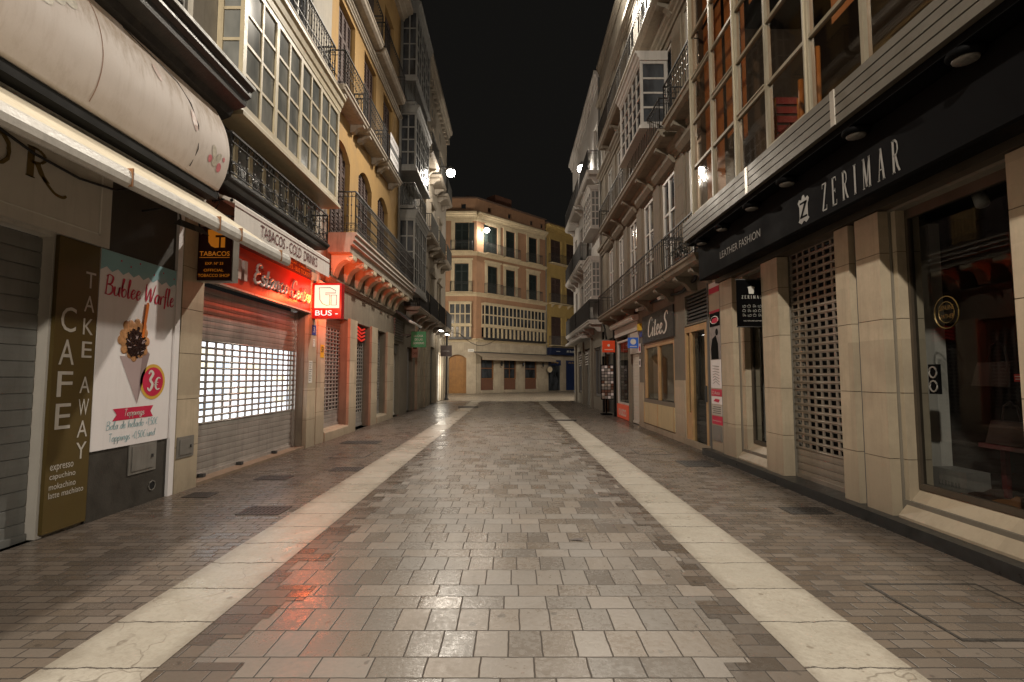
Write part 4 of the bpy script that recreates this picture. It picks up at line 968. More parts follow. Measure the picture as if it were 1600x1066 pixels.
for u in (31.4, 32.0, 32.7, 33.33): m.box(u, u + .06, -.24, -.18, .06, 3.08)
m.build('lit_shop_front', None, b)
for a, c in W:
    for z in (4.62, 8.75, 12.95):
        window(b, FL, a + .02, c - .02, z + .02, z + 2.66, -.16, 2, 3, 'cream_frame', 'greypane')
        pieces('jamb', 'trim', b, FL, [(a - .16, a - .005, -.02, .05, z, z + 2.7), (c + .005, c + .16, -.02, .05, z, z + 2.7)])
        m = MB(FL)
        if z < 5: m.add([(a - .25, 0, z + 2.72), (c + .25, 0, z + 2.72), ((a + c) / 2, 0, z + 3.2), (a - .25, .16, z + 2.72), (c + .25, .16, z + 2.72), ((a + c) / 2, .16, z + 3.2)], [(0, 1, 2), (3, 4, 5), (0, 1, 4, 3), (1, 2, 5, 4), (2, 0, 3, 5)])
        else: m.prism([(-.02, z + 2.72), (.08, z + 2.72), (.16, z + 2.86), (-.02, z + 2.9)], a - .2, c + .2)
        m.build('pediment', M['trim'], b)
    window(b, FL, a + .22, c - .22, 16.72, 17.48, -.16, 2, 1, 'greybay', 'dkglass')
for a, c in ((21.75, 24.2), (24.6, 27.2), (27.7, 30.3), (30.8, 33.3)):
    balcony(b, FL, a, c, .68, 4.62, .98, 'slab', 'iron', (a + .35, c - .35), .15, .06, False, False, .012)
for z in (8.75, 12.95):
    for a, c in ((24.75, 27.1), (27.75, 30.1), (30.75, 33.1)):
        balcony(b, FL, a, c, .68, z, .98, 'slab', 'ironlite', (a + .35, c - .35), .15, .11, False, False, .010)
cornice(b, FL, 24.1, 35.1, 18.4, .40, .6, 'trim')
pieces('dentil', 'trim', b, FL, [(24.4 + k * .6, 24.62 + k * .6, .0, .22, 17.95, 18.28) for k in range(18)])
# ================================================================== LEATHER SHOP BUILDING (near, east)
b = thing('leather_shop_building', 'shop building with limestone pillars, black fascia and projecting bronze glass bay', 'building', (4.15, 5.2, 0))
MB(FR).box(-1, 10.55, -.35, .23, -.005, .125).build('step', M['blackgran'], b)
m = MB(FR).wall(-1, 10.55, .12, 4.2, [(.3, 3.25, .3, 3.4), (4.05, 5.46, .3, 3.4), (6.27, 7.64, .1, 3.48), (8.14, 9.2, .3, 3.4)], .3, 0.)
m.build('shop_wall', M['greybrick'], b)
JR = [.72, 1.42, 2.22, 2.95]
for u0, u1, v1 in ((9.24, 9.78, .1), (7.62, 8.12, .11), (6.0, 6.26, .1), (5.48, 5.86, .11), (3.35, 4.04, .1)):
    pilaster(b, FR, u0, u1, -.06, v1, .125, 3.42, JR)
for u0, u1 in ((9.05, 9.2), (5.40, 5.47)): pilaster(b, FR, u0, u1, -.28, -.02, .125, 3.42, JR)
MB(FR).box(5.87, 5.99, -.02, .03, .125, 3.42).build('dark_gap_strip', M['lampbody'], b)  # dark grey strip filling the gap between two pillars
for u0, u1 in ((.3, 3.3), (4.05, 5.42), (8.13, 9.2)):
    MB(FR).prism([(-.3, .125), (.09, .125), (.09, .15), (-.14, .42), (-.3, .42)], u0, u1).build('sloping_sill', M['stone'], b)
MB(FR).mat('bronzealu').box(-1, 9.9, -.1, .13, 3.43, 3.56).mat('blackpl').box(-1, 9.9, -.1, .25, 3.565, 3.72).build('lintel', None, b)
shutter(b, FR, 6.28, 7.62, .13, 3.46, -.1, .55, 3.44, 27, 8, 'steel_brown', .105, .76, .60)
MB(FR).sheet(6.28, 7.62, .12, 3.46, -.3).build('dark_doorway', M['black'], b)
for k, (u0, u1) in enumerate(((.35, 3.25), (4.06, 5.40), (8.15, 9.04))):
    m = MB(FR)
    for x in (u0, u1 - .035): m.box(x, x + .035, -.18, -.12, .42, 3.42)
    m.box(u0 + .035, u1 - .035, -.18, -.12, .42, .48).box(u0 + .035, u1 - .035, -.18, -.12, 3.3, 3.42)
    o = m.build('shop_window', M['bronzealu'], b)
    MB(FR).sheet(u0 + .03, u1 - .03, .45, 3.35, -.15).build('pane', M['glass'], o)
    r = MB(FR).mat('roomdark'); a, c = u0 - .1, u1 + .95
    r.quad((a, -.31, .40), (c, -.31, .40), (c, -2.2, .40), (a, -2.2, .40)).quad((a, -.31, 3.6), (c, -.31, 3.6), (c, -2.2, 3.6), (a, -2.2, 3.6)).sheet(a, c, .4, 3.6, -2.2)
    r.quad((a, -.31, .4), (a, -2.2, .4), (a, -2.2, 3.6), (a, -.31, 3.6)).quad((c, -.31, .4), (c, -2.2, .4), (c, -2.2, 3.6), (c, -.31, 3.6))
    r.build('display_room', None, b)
m = MB(FR)
m.tube([(4.97 + .14 * math.cos(i * .3142), -.146, 2.23 + .16 * math.sin(i * .3142)) for i in range(20)], .006, 3, True)
m.tube([(4.97 + .09 * math.cos(i * .3142), -.146, 2.23 + .105 * math.sin(i * .3142)) for i in range(20)], .004, 3, True)
put_text(m, 'GENUINE', 5.055, 4.885, 2.255, 2.30, -.146); put_text(m, 'LEATHER', 5.055, 4.885, 2.17, 2.21, -.146)
m.build('stamp_print', M['gold'], b)
# bronze glass bay
US = [9.27 - .915 * i for i in range(12)]; ZS = [4.6, 5.5, 6.36, 7.2, 8.06, 8.92, 9.8, 10.7, 11.6]
m = MB(FR)
for i, u in enumerate(US):
    w = .085 if i % 2 == 0 else .05
    m.box(u - w / 2, u + w / 2, .672, .752, 4.58, 11.7)
    if i % 2 == 0: m.box(u - .012, u + .012, .752, .775, 4.58, 11.7)
for i, (a, c) in enumerate(zip(US, US[1:])):
    for k, z in enumerate(ZS):
        w = .075 if (i + k) % 3 == 0 else .045
        m.box(c + .03, a - .03, .69, .742, z - w / 2, z + w / 2)
        if (i + k) % 3 == 0: m.box(c + .05, a - .05, .742, .757, z + w / 2 - .02, z + w / 2)
o = m.build('bay_window', M['bayalu'], b)
m = MB(FR)
for i, (a, c) in enumerate(zip(US, US[1:])):
    for k, (z0, z1) in enumerate(zip(ZS, ZS[1:])):
        e = .004 * ((i * 7 + k * 3) % 5 - 2)
        m.quad((c + .02, .712 + e, z0), (a - .02, .712, z0), (a - .02, .712 + e * .5, z1), (c + .02, .712, z1))
m.build('pane', M['brownglass'], o)
m = MB(FR).mat('bandalu').box(-1, 9.72, .30, .70, 4.2, 4.58)
zc = [4.2, 4.285, 4.30, 4.385, 4.40, 4.485, 4.50, 4.58]
for z0, z1 in zip(zc[::2], zc[1::2]): m.box(-1, 9.72, .70, .80, z0, z1)
m.mat('blackpl').box(-1, 9.7, .70, .735, 4.2, 4.58)
m.build('slatted_band', None, b)
pieces('joint_cover', 'alu', b, FR, [(u - .035, u + .035, .80, .808, 4.2, 4.58) for u in (7.05, 5.1, 3.1)])
MB(FR).box(-1, 9.7, -.02, .74, 4.12, 4.195).build('soffit', M['blackpl'], b)
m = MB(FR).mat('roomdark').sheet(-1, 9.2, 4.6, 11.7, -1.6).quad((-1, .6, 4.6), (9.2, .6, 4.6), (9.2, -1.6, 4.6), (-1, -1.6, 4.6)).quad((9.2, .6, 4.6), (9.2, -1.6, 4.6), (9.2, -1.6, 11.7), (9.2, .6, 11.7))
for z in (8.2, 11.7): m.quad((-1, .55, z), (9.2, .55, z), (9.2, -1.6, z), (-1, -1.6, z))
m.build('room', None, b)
for u0, u1, z0 in ((8.40, 9.2, 4.7), (7.98, 8.28, 5.6), (7.56, 7.7, 5.3), (5.7, 7.4, 7.3), (3.8, 5.5, 5.6)): MB(FR).sheet(u0, u1, z0, 11.6, .50 + .01 * u0 / 9).build('blind', M['blind'], b)
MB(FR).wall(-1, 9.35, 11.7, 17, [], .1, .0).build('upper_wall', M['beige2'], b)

t = thing('red_chair', 'red slatted chair leaning behind the bronze glass bay', 'chair', (3.75, 7.0, 4.62))
MB(FR).box(6.72, 7.15, -.05, .33, 5.03, 5.07).build('seat', M['redseat'], t)
m = MB(FR)
for k in range(4): m.box(7.13, 7.16, -.05, .33, 5.15 + .14 * k, 5.25 + .14 * k)
m.build('backrest', M['redseat'], t)
for u, v in ((6.74, -.03), (6.74, .31), (7.13, -.03), (7.13, .31)):
    MB(FR).tube([(u, v, 4.61), (u, v, 5.65 if u > 7 else 5.03)], .018, 5).build('leg', M['pole'], t)
for la, u, z1 in (('pine post behind the bronze glass next to the red chair', 6.42, 5.5), ('pine post behind the bronze glass in the third column of panes', 6.05, 5.7)):
    T(MB(FR).tube([(u, .35, 4.6), (u, .34, z1)], .035, 8).build('pine_post', M['pole'], None, (3.8, u, 4.6)), la, 'post')

t = thing('shop_fascia', 'long black fascia with silver ZERIMAR lettering and horned Z emblem', 'sign', (3.6, 5, 3.4))
MB(FR).prism([(.26, 3.45), (.53, 3.42), (.55, 3.44), (.55, 4.1), (.26, 4.1)], -1, 9.62).build('board', M['blackpl'], t)
m = MB(FR); serif(m, 'ZERIMAR', 5.74, 4.56, 3.50, .32, .554, .42, 1.25); m.build('lettering', M['silver'], t)
m = MB(FR).mat('silver'); U, Z = 6.11, 3.50
m.flat([(U + .115, Z + .02), (U + .09, Z + .05), (U + .09, Z + .20), (U + .12, Z + .26), (U + .09, Z + .30), (U + .04, Z + .28), (U + .02, Z + .33), (U - .02, Z + .33), (U - .04, Z + .28), (U - .09, Z + .30), (U - .12, Z + .26), (U - .09, Z + .20), (U - .09, Z + .05), (U - .115, Z + .02), (U - .05, Z - .02), (U, Z + .015), (U + .05, Z - .02)], .5535)
m.mat('blackpl')
for P in ([(U + .075, Z + .25), (U - .075, Z + .25), (U - .075, Z + .225), (U + .075, Z + .225)], [(U - .03, Z + .24), (U - .075, Z + .24), (U + .03, Z + .06), (U + .075, Z + .06)], [(U + .075, Z + .075), (U - .075, Z + .075), (U - .075, Z + .05), (U + .075, Z + .05)]): m.flat(P, .556)
m.build('emblem', None, t)
m = MB(FR); put_text(m, 'LEATHER FASHION', 8.62, 7.2, 3.62, 3.74, .554); m.build('small_lettering', M['lgrey'], t)

def downlight(name, label, loc, rz=0., group='downlights under the slatted band'):
    t = thing(name, label, 'light fitting', loc, group)
    m = MB(); m.lathe([(.02, .0), (.12, -.01), (.13, -.04), (.11, -.065), (.02, -.07)], (loc[0], loc[1], loc[2]), 16); m.build('housing', M['blackpl'], t)
    m = MB(); m.lathe([(.02, -.071), (.09, -.072), (.085, -.085), (.02, -.09)], loc, 16); m.build('lens', M['lgrey'], t)
    MB().tube([loc, (loc[0], loc[1], loc[2] + .06)], .03, 8).build('stem', M['dgrey'], t)
    return t
d0 = downlight('downlight', 'unlit downlight nearest the last letter of the black fascia', (3.51, 3.75, 4.12))
for la, y in (('unlit downlight above the middle of the silver fascia lettering', 5.0), ('unlit downlight just above the horned fascia emblem', 6.3), ('unlit downlight between the emblem and the small lettering', 7.25), ('unlit downlight above the small fascia lettering', 8.3), ('unlit downlight at the far end of the black fascia', 9.2)): copy_tree(d0, (3.51, y, 4.12), la)

F = FP(3.66, 8.17)
t = thing('shop_banner', 'small hanging black banner with white emblem and rows of product icons', 'banner', (3.9, 8.17, 2.38))
MB(F).box(0, .48, -.012, 0, 2.40, 3.17).build('cloth', M['blackpl'], t)
MB(F).tube([(-.01, -.006, 3.175), (.52, -.006, 3.175)], .012, 6).tube([(-.01, -.006, 2.40), (.50, -.006, 2.40)], .010, 6).build('rail', M['dgrey'], t)
m = MB(F); serif(m, 'ZERIMAR', .08, .41, 2.86, .055, .003, .3, 1.2)
m.flat([(.20, 2.94), (.19, 3.03), (.18, 3.05), (.24, 3.07), (.30, 3.05), (.29, 3.03), (.28, 2.94)], .003)
for r in range(3):
    for c in range(4):
        x, z = .09 + c * .085, 2.72 - r * .075
        k = (r * 4 + c) % 3
        if k == 0: P = [(x, z), (x + .05, z), (x + .055, z + .025), (x + .04, z + .035), (x + .015, z + .015), (x, z + .03)]
        elif k == 1: P = [(x, z), (x + .045, z), (x + .045, z + .03), (x + .03, z + .032), (x + .023, z + .045), (x + .015, z + .032), (x, z + .03)]
        else: P = [(x + .005, z), (x + .02, z), (x + .02, z + .02), (x + .05, z), (x + .05, z + .012), (x + .02, z + .04), (x + .005, z + .04)]
        m.tube([(a, .003, q) for a, q in P], .0022, 3, True)
put_text(m, '100% GENUINE LEATHER', .10, .40, 2.49, 2.505, .003)
m.build('print', M['signwhite'], t)

# things in the display windows
T(MB(FR).box(5.55, 5.83, -.62, -.5, .42, 3.3).build('display_column', M['dimwhite'], None, (4.7, 5.7, .42)), 'pale display column standing behind the big dark shop window', 'column')
T(MB(FR).box(9.15, 9.4, -.62, -.5, .42, 3.3).build('display_column', M['dimwhite'], None, (4.7, 9.3, .42)), 'pale display column behind the hanging black banner', 'column')
t = thing('shoe_box', 'white shoe box standing in the bottom of the big shop window', 'box', (4.6, 5.35, .42))
MB(FR).box(5.1, 5.5, -.6, -.36, .405, .64).build('carton', M['lgrey'], t)
m = MB(FR); serif(m, 'ZERIMAR', 5.43, 5.17, .47, .05, -.358, .3); m.build('lettering', M['dgrey'], t)
def shoe(loc, label, mat):
    t = thing('shoe', label, 'shoe', loc, 'shoes in the shop window'); x, y, z = loc
    m = MB(); P = [(-.14, 0), (-.14, .11), (-.10, .115), (-.03, .07), (.06, .055), (.13, .03), (.15, .0)]
    m.add([(x - .045 * s, y + p, z + .02 + q) for s in (-1, 1) for p, q in P], [tuple(range(7)), tuple(range(7, 14))] + [(i, (i + 1) % 7, 7 + (i + 1) % 7, 7 + i) for i in range(7)]); m.build('upper', M[mat], t)
    MB().box(x - .05, x + .05, y - .15, y + .155, z, z + .022).build('sole', M['lgrey'], t)
    return t
shoe((4.55, 4.95, .405), 'dark leather shoe next to the white shoe box', 'leather'); shoe((4.50, 4.65, .405), 'brown leather shoe nearer the red sale cards', 'darkwood'); shoe((4.62, 4.35, .405), 'dark shoe below the red shelf bags', 'leather')
for k, (u, z, la) in enumerate(((4.33, 2.05, 'large red sale card hanging at the window edge'), (4.60, 1.93, 'small red sale card highest in the dark window'), (4.48, 1.70, 'small red price card in the middle of the dark window'), (4.66, 1.55, 'small red price card lowest in the dark window'))):
    w = .17 if k == 0 else .07; t = thing('sale_card', la, 'card', (4.65, u, z))
    MB(FR).box(u - w / 2, u + w / 2, -.505, -.50, z, z + w).build('card', M['redsale'], t)
    m = MB(FR).box(u - w * .35, u + w * .35, -.499, -.497, z + w * .6, z + w * .75).box(u - w * .3, u + w * .3, -.499, -.497, z + w * .25, z + w * .4); m.build('print', M['signwhite'], t)
def handbag(loc, label, mat, s=1.):
    t = thing('handbag', label, 'bag', loc, 'bags on display'); x, y, z = loc
    m = MB(); w, h, d = .17 * s, .2 * s, .08 * s
    m.add([(x - d, y - w, z), (x + d, y - w, z), (x + d, y + w, z), (x - d, y + w, z), (x - d * .5, y - w * .86, z + h), (x + d * .5, y - w * .86, z + h), (x + d * .5, y + w * .86, z + h), (x - d * .5, y + w * .86, z + h)], [(0, 1, 2, 3), (4, 5, 6, 7), (0, 1, 5, 4), (1, 2, 6, 5), (2, 3, 7, 6), (3, 0, 4, 7)]); m.build('body', M[mat], t)
    MB().tube(catmull([(y - .5 * w, z + h), (y - .4 * w, z + h + .12 * s), (y, z + h + .17 * s), (y + .4 * w, z + h + .12 * s), (y + .5 * w, z + h)], 3) and [(x, y - .5 * w, z + h), (x, y - .35 * w, z + h + .13 * s), (x, y, z + h + .17 * s), (x, y + .35 * w, z + h + .13 * s), (x, y + .5 * w, z + h)], .009 * s, 5).build('handle', M[mat], t)
    return t
handbag((4.75, 4.45, .95), 'dark red bag on the window display shelf', 'redseat', 1.1); handbag((4.75, 4.85, .95), 'dark brown bag on the window display shelf', 'leather', 1.1)
handbag((4.85, 5.05, 1.5), 'black bag hanging in the middle of the dark window', 'leather', 1.2); handbag((4.50, 8.42, .55), 'pink bag beside a wire stand behind the black banner', 'pink', .9)
T(MB(FR).box(4.2, 5.1, -.75, -.5, .90, .94).box(4.22, 4.27, -.74, -.69, .41, .90).box(5.03, 5.08, -.74, -.69, .41, .90).build('display_shelf', M['redseat'], None, (4.75, 4.65, .41)), 'low dark red shelf carrying the bags in the big window', 'shelf')
m = MB(FR)
for u in (8.3, 8.6): m.tube([(u, -.3, .42), (u, -.3, .8), (u, -.5, .8), (u, -.5, .42)], .008, 4)
m.tube([(8.3, -.3, .8), (8.6, -.3, .8)], .008, 4).tube([(8.3, -.3, .6), (8.6, -.3, .6)], .006, 4)
T(m.build('wire_stand', M['dgrey'], None, (4.5, 8.45, .42)), 'thin black wire stand next to the pink bag', 'stand')
t = thing('window_speaker', 'black double round speaker fixed inside the edge of the big shop window', 'speaker', (4.28, 5.12, 1.42))
MB(FR).box(5.07, 5.19, -.145, -.115, 1.42, 1.72).build('housing', M['blackpl'], t)
for z in (1.50, 1.64): MB(FR).tube([(5.13 + .045 * math.cos(i * .5236), -.112, z + .055 * math.sin(i * .5236)) for i in range(12)], .009, 4, True).build('ring', M['lgrey'], t)
t = thing('ceiling_spotlight', 'small white ceiling spotlight inside the big dark shop window', 'spotlight', (4.7, 4.95, 3.3))
MB().tube([(4.7, 4.95, 3.6), (4.7, 4.95, 3.42)], .015, 6).build('stem', M['paleplastic'], t)
MB().tube([(4.7, 4.98, 3.44), (4.66, 4.90, 3.30)], .06, 10).build('head', M['paleplastic'], t)

# advert column between the shops
t = thing('advert_column', 'narrow limestone pier covered with adverts and red stickers', 'advert', (4.15, 10.1, .12))
MB(FR).mat('stone').box(9.86, 10.44, -.05, .06, .125, 3.7).mat('lampbody').box(9.80, 9.86, -.05, .075, .125, 3.7).box(10.44, 10.50, -.05, .075, .125, 3.7).build('pier', None, t)
m = MB(FR)
for mt, z0, z1 in (('poster', 3.40, 3.50), ('red', 3.28, 3.40), ('red', 2.88, 2.93), ('blackpl', 2.60, 2.88), ('skin1', 1.93, 2.60), ('poster', 1.36, 1.93), ('red', 1.20, 1.34), ('poster', 1.04, 1.20), ('dimwhite', .82, 1.03), ('red', .64, .81)):
    m.mat(mt).box(9.90, 10.40, .06, .066, z0 + .002, z1 - .002)
m.build('advert_panel', None, t)
m = MB(FR).mat('blackpl').flat([(10.34, 1.94), (9.98, 1.94), (10.0, 2.25), (10.1, 2.42), (10.28, 2.36), (10.36, 2.15)], .069).disc(10.05, 2.48, .07, .069, 14)
m.mat('red').plate([(10.3, 2.68), (10.25, 2.76), (10.0, 2.78), (9.95, 2.70), (10.05, 2.66)], .067, .07); m.mat('signwhite')
m.tube([(10.15 + .19 * math.cos(i * .5236), .069, 2.73 + .075 * math.sin(i * .5236)) for i in range(12)], .008, 3, True)
m.mat('lgrey')
for k in range(7): m.tube([(10.3, .068, 1.45 + .06 * k), (10.15 + .03 * (k % 3), .068, 1.5 + .05 * k), (9.98, .068, 1.43 + .06 * k)], .006, 3)
m.mat('red').plate([(10.3, 1.1), (10.2, 1.15), (9.99, 1.14), (10.05, 1.08)], .067, .07)
m.mat('dgrey')
for k in range(4): m.box(9.95, 10.36 - .04 * (k % 2), .066, .069, .86 + k * .04, .872 + k * .04)
m.mat('signwhite'); put_text(m, 'www.alquila.es', 10.36, 9.94, .69, .73, .069); put_text(m, 'Z Auto', 10.36, 9.98, 1.235, 1.30, .069)
m.build('advert_print', None, t)
MB(FR).mat('lgrey').box(9.92, 10.38, .06, .075, .32, .62).box(9.97, 10.33, .075, .082, .36, .58).build('meter_door', None, t)

# ================================================================== BEIGE BUILDING
b = thing('beige_building', 'long beige stone building with tall cream windows and continuous dark iron balconies', 'building', (4.15, 16.5, 0))
MB(FR).wall(10.52, 23.0, 0, 4.0, [(10.75, 12.12, .02, 2.78), (10.68, 12.06, 2.82, 3.5), (12.92, 15.9, .92, 2.58), (16.5, 17.62, 0, 3.1), (18.0, 20.05, .0, 3.1), (20.5, 22.7, .02, 3.2)], .28, 0.).build('shop_wall', M['greybrick'], b)
WU = [(10.55, 11.65), (12.62, 13.74), (14.58, 15.70), (16.54, 17.64), (18.48, 19.5), (20.42, 21.44)]
ops = [(a, c, z, z + h) for a, c in WU for z, h in ((4.05, 2.88), (7.62, 2.75), (11.25, 2.6))]
MB(FR).wall(9.35, 23., 4., 16.2, ops, .26, 0.).build('upper_wall', M['beige'], b)
for a, c in WU:
    for z, h in ((4.05, 2.88), (7.62, 2.75), (11.25, 2.6)):
        window(b, FR, a + .02, c - .02, z + .02, z + h - .02, -.09, 2, 3, 'paleplastic', 'dkglass', .085, .05)
for i, u in enumerate((9.9, 12.13, 14.16, 16.12, 18.06, 19.96, 22.0)):
    w = .30
    for z, h in ((4.02, 3.0), (7.6, 2.9), (11.2, 2.75)): pilaster(b, FR, u - w, u + w, -.05, .035, z, z + h, [z + .75 * k for k in range(1, 4)], 'beige')
for z in (7.06, 10.55, 14.0): cornice(b, FR, 9.36, 23., z, .22, .34, 'beige', 'string_course')
for a, c in WU:
    MB(FR).prism([(-.02, 6.98), (.1, 6.98), (.2, 7.1), (.2, 7.2), (-.02, 7.22)], a - .22, c + .22).build('window_hood', M['beige'], b)
cornice(b, FR, 9.36, 23., 15.75, .16, .4, 'beige')
balcony(b, FR, 9.75, 11.86, .60, 4.03, .84, 'beige', 'iron', (10.3, 11.3), .2, .15, False, True, .009, cmat='beige2')
balcony(b, FR, 11.92, 20.9, .60, 4.03, .84, 'beige', 'iron', (12.9, 14.85, 16.8, 18.7, 20.5), .2, .17, False, False, .0085, cmat='beige2')
balcony(b, FR, 9.6, 11.62, .60, 7.60, .86, 'beige', 'iron', (10.0, 11.2), .2, .15, False, True, .009, cmat='beige2')
balcony(b, FR, 11.9, 20.5, .60, 7.60, .8, 'beige', 'iron', (12.6, 14.6, 16.5, 18.4, 20.1), .2, .17, False, False, .0085, cmat='beige2')
balcony(b, FR, 9.6, 20.5, .60, 11.2, .8, 'beige', 'iron', (10.2, 12.2, 14.6, 16.5, 18.4, 20.1), .2, .13, False, False, .011, cmat='beige2')
mirador(b, FR, 13.0, 15.5, .72, 8.15, 10.3, 5, 4, 'whitefacade', 'dkglass', 1, 1, .12, .26, .08, .05)
m = MB(FR)
for k in range(8): m.box(10.69, 12.05, -.14, -.04, 2.84 + k * .082, 2.885 + k * .082)
m.build('vent_louvre', M['dgrey'], b)
MB(FR).sheet(10.68, 12.06, 2.8, 3.5, -.2).build('vent_back', M['black'], b)
# citees shop front
def shop_glazing(u0, u1, z0, z1, cols, fm, fw, v=-.1, gm='glass', mid=None):
    m = MB(FR); m.box(u0, u1, v, v + .08, z0, z0 + fw).box(u0, u1, v, v + .08, z1 - fw, z1)
    for i in range(cols + 1):
        x = u0 + (u1 - u0 - fw) * i / cols; m.box(x, x + fw, v + .002, v + .082, z0 + fw, z1 - fw)
    o = m.build('shop_window', M[fm], b)
    MB(FR).sheet(u0 + .02, u1 - .02, z0 + .02, z1 - .02, v + .03).build('pane', M[gm], o)
shop_glazing(12.93, 15.89, .80, 2.58, 2, 'wood', .12)
MB(FR).box(12.93, 15.89, -.12, .03, .18, .80).build('stall_riser', M['strawstone'], b)
pieces('riser_batten', 'wood', b, FR, [(x, x + .05, .03, .04, .18, .80) for x in (12.93, 14.38, 15.83)])
pieces('dado', 'stone', b, FR, [(12.1, 12.86, .0, .03, .14, 1.5), (15.95, 16.48, 0., .03, .14, 1.4)])
MB(FR).box(10.56, 16.48, .0, .045, 0, .14).build('plinth', M['stone'], b)
m = MB(FR)
for x, w in ((10.76, .11), (11.72, .07), (12.02, .09)): m.box(x, x + w, -.1, -.0, .03, 2.76)
m.box(10.87, 12.02, -.098, -.002, 2.62, 2.76).box(11.79, 12.02, -.098, -.002, .03, .75)
o = m.build('shop_door', M['wood'], b); MB(FR).sheet(10.8, 12.1, .04, 2.7, -.05).build('pane', M['glass'], o)
MB(FR).box(10.78, 10.80, 0., .05, 1.05, 1.4).build('door_handle', M['dgrey'], o)
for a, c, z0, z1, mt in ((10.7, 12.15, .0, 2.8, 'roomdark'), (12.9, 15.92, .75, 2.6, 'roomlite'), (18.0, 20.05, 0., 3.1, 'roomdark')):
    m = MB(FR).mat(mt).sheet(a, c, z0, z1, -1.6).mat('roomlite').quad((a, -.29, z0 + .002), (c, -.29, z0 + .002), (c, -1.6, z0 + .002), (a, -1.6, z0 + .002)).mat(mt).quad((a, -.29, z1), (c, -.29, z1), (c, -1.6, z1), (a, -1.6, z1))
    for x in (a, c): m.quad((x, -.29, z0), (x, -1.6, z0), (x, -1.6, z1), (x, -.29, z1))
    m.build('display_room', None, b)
pieces('shop_fitting', 'blackpl', b, FR, [(13.6, 13.74, -.9, -.8, 1.42, 1.56), (13.6, 13.74, -.9, -.8, 1.6, 1.72), (15.0, 15.14, -.9, -.8, 1.45, 1.6), (11.0, 11.35, -.9, -.7, .02, 1.2)])
shop_glazing(18.05, 20.0, .55, 2.95, 1, 'paleplastic', .07)
MB(FR).box(18.05, 20.0, -.12, .02, .02, .54).build('red_riser', M['orangesign'], b)
m = MB(FR); put_text(m, 'OUSCO', 19.7, 18.4, .12, .38, .024, 0, .03); m.build('riser_lettering', M['signwhite'], b)
shutter(b, FR, 16.55, 17.58, .04, 2.35, -.06, mat='steel_white', slat=.095)
MB(FR).box(16.52, 17.62, -.1, .03, 2.36, 3.08).build('shutter_box', M['dimwhite'], b)
pieces('dark_pier', 'blackpl', b, FR, [(20.2, 20.48, -.02, .06, 0, 3.6), (22.72, 22.98, -.02, .06, 0, 3.6)])
MB(FR).box(20.52, 22.68, -.24, -.16, .03, 3.18).build('dark_door', M['blackgran'], b)
MB(FR).box(17.64, 17.99, .0, .02, 0, 3.3).build('pier', M['beige'], b)
MB(FR).tube([(22.85, .08, 4.2), (22.85, .08, 15.6)], .05, 8).build('downpipe', M['lgrey'], b)

t = thing('script_shop_sign', 'charcoal sign board with white brush script above the wooden shop windows', 'sign', (4.15, 14.3, 2.6))
MB(FR).box(12.82, 15.86, .005, .05, 2.62, 3.44).build('board', M['charsign'], t)
m = MB(FR); script(m, 'CiteeS', 15.25, 13.35, 2.78, .54, .054, .075, .14, .22); m.build('lettering', M['signwhite'], t)
t = thing('shop_awning_cassette', 'closed cream awning cassette over the small glass shop', 'awning', (4.1, 18.2, 3.4))
MB(FR).prism([(.01, 3.45), (.22, 3.42), (.27, 3.50), (.24, 3.60), (.01, 3.63)], 16.45, 20.1).build('cassette', M['paleplastic'], t)
MB(FR).box(16.45, 20.1, .02, .06, 3.1, 3.42).build('valance', M['dimwhite'], t)
for nm, la, mt, w, x0, y, z0, h, txt in (('hanging_sign', 'orange red square sign projecting beside the postcard rack', 'orangesign', .50, 3.60, 20.1, 2.55, .46, 'vodafon'), ('hanging_sign', 'blue sign with white disc projecting over the white slatted door', 'bluesign', .33, 3.80, 16.5, 2.52, .34, 'LOTERIAS')):
    t = thing(nm, la, 'sign', (x0 + w / 2, y, z0))
    MB(FP(x0, y)).box(0, w, -.08, 0, z0, z0 + h).build('board', M[mt], t)
    m = MB(FP(x0, y))
    if mt == 'orangesign': m.disc(w / 2, z0 + h * .6, .05, .004).box(.08, w - .08, .003, .005, z0 + .09, z0 + .12)
    else: m.disc(w / 2, z0 + h * .6, .095, .004).box(.05, w - .05, .003, .005, z0 + .04, z0 + .065)
    m.build('emblem', M['signwhite'], t)
    MB(FP(x0, y)).box(w, w + .2, -.05, -.03, z0 + h * .45, z0 + h * .55).build('bracket', M['dgrey'], t)
for la, u, z in (('small white wall floodlight above the charcoal script sign', 13.05, 3.68), ('small white wall floodlight at the far end of the charcoal sign', 15.4, 3.68)):
    t = thing('wall_floodlight', la, 'floodlight', (4.1, u, z), 'white floodlights under the balcony')
    MB(FR).prism([(.12, z - .05), (.32, z - .09), (.34, z - .02), (.16, z + .05)], u - .13, u + .13).build('housing', M['paleplastic'], t)
    MB(FR).box(u - .02, u + .02, .0, .14, z, z + .03).build('bracket', M['lgrey'], t)
t = thing('alarm_box', 'small yellow topped alarm box beside the awning cassette', 'alarm', (4.1, 16.2, 3.0))
MB(FR).mat('yellowst').box(16.1, 16.32, .0, .1, 3.06, 3.28).mat('bluest').box(16.08, 16.40, .0, .02, 2.86, 3.02).build('box', None, t)
t = thing('wall_sticker', 'pair of small white stickers on the pier by the slatted door', 'sticker', (4.1, 16.3, 2.2))
MB(FR).mat('poster').box(16.15, 16.4, .03, .035, 2.35, 2.65).box(16.18, 16.38, .03, .035, 1.9, 2.15).mat('red').box(16.2, 16.35, .035, .038, 2.42, 2.56).mat('dgrey').box(16.22, 16.34, .035, .038, 1.96, 2.1).build('print', None, t)
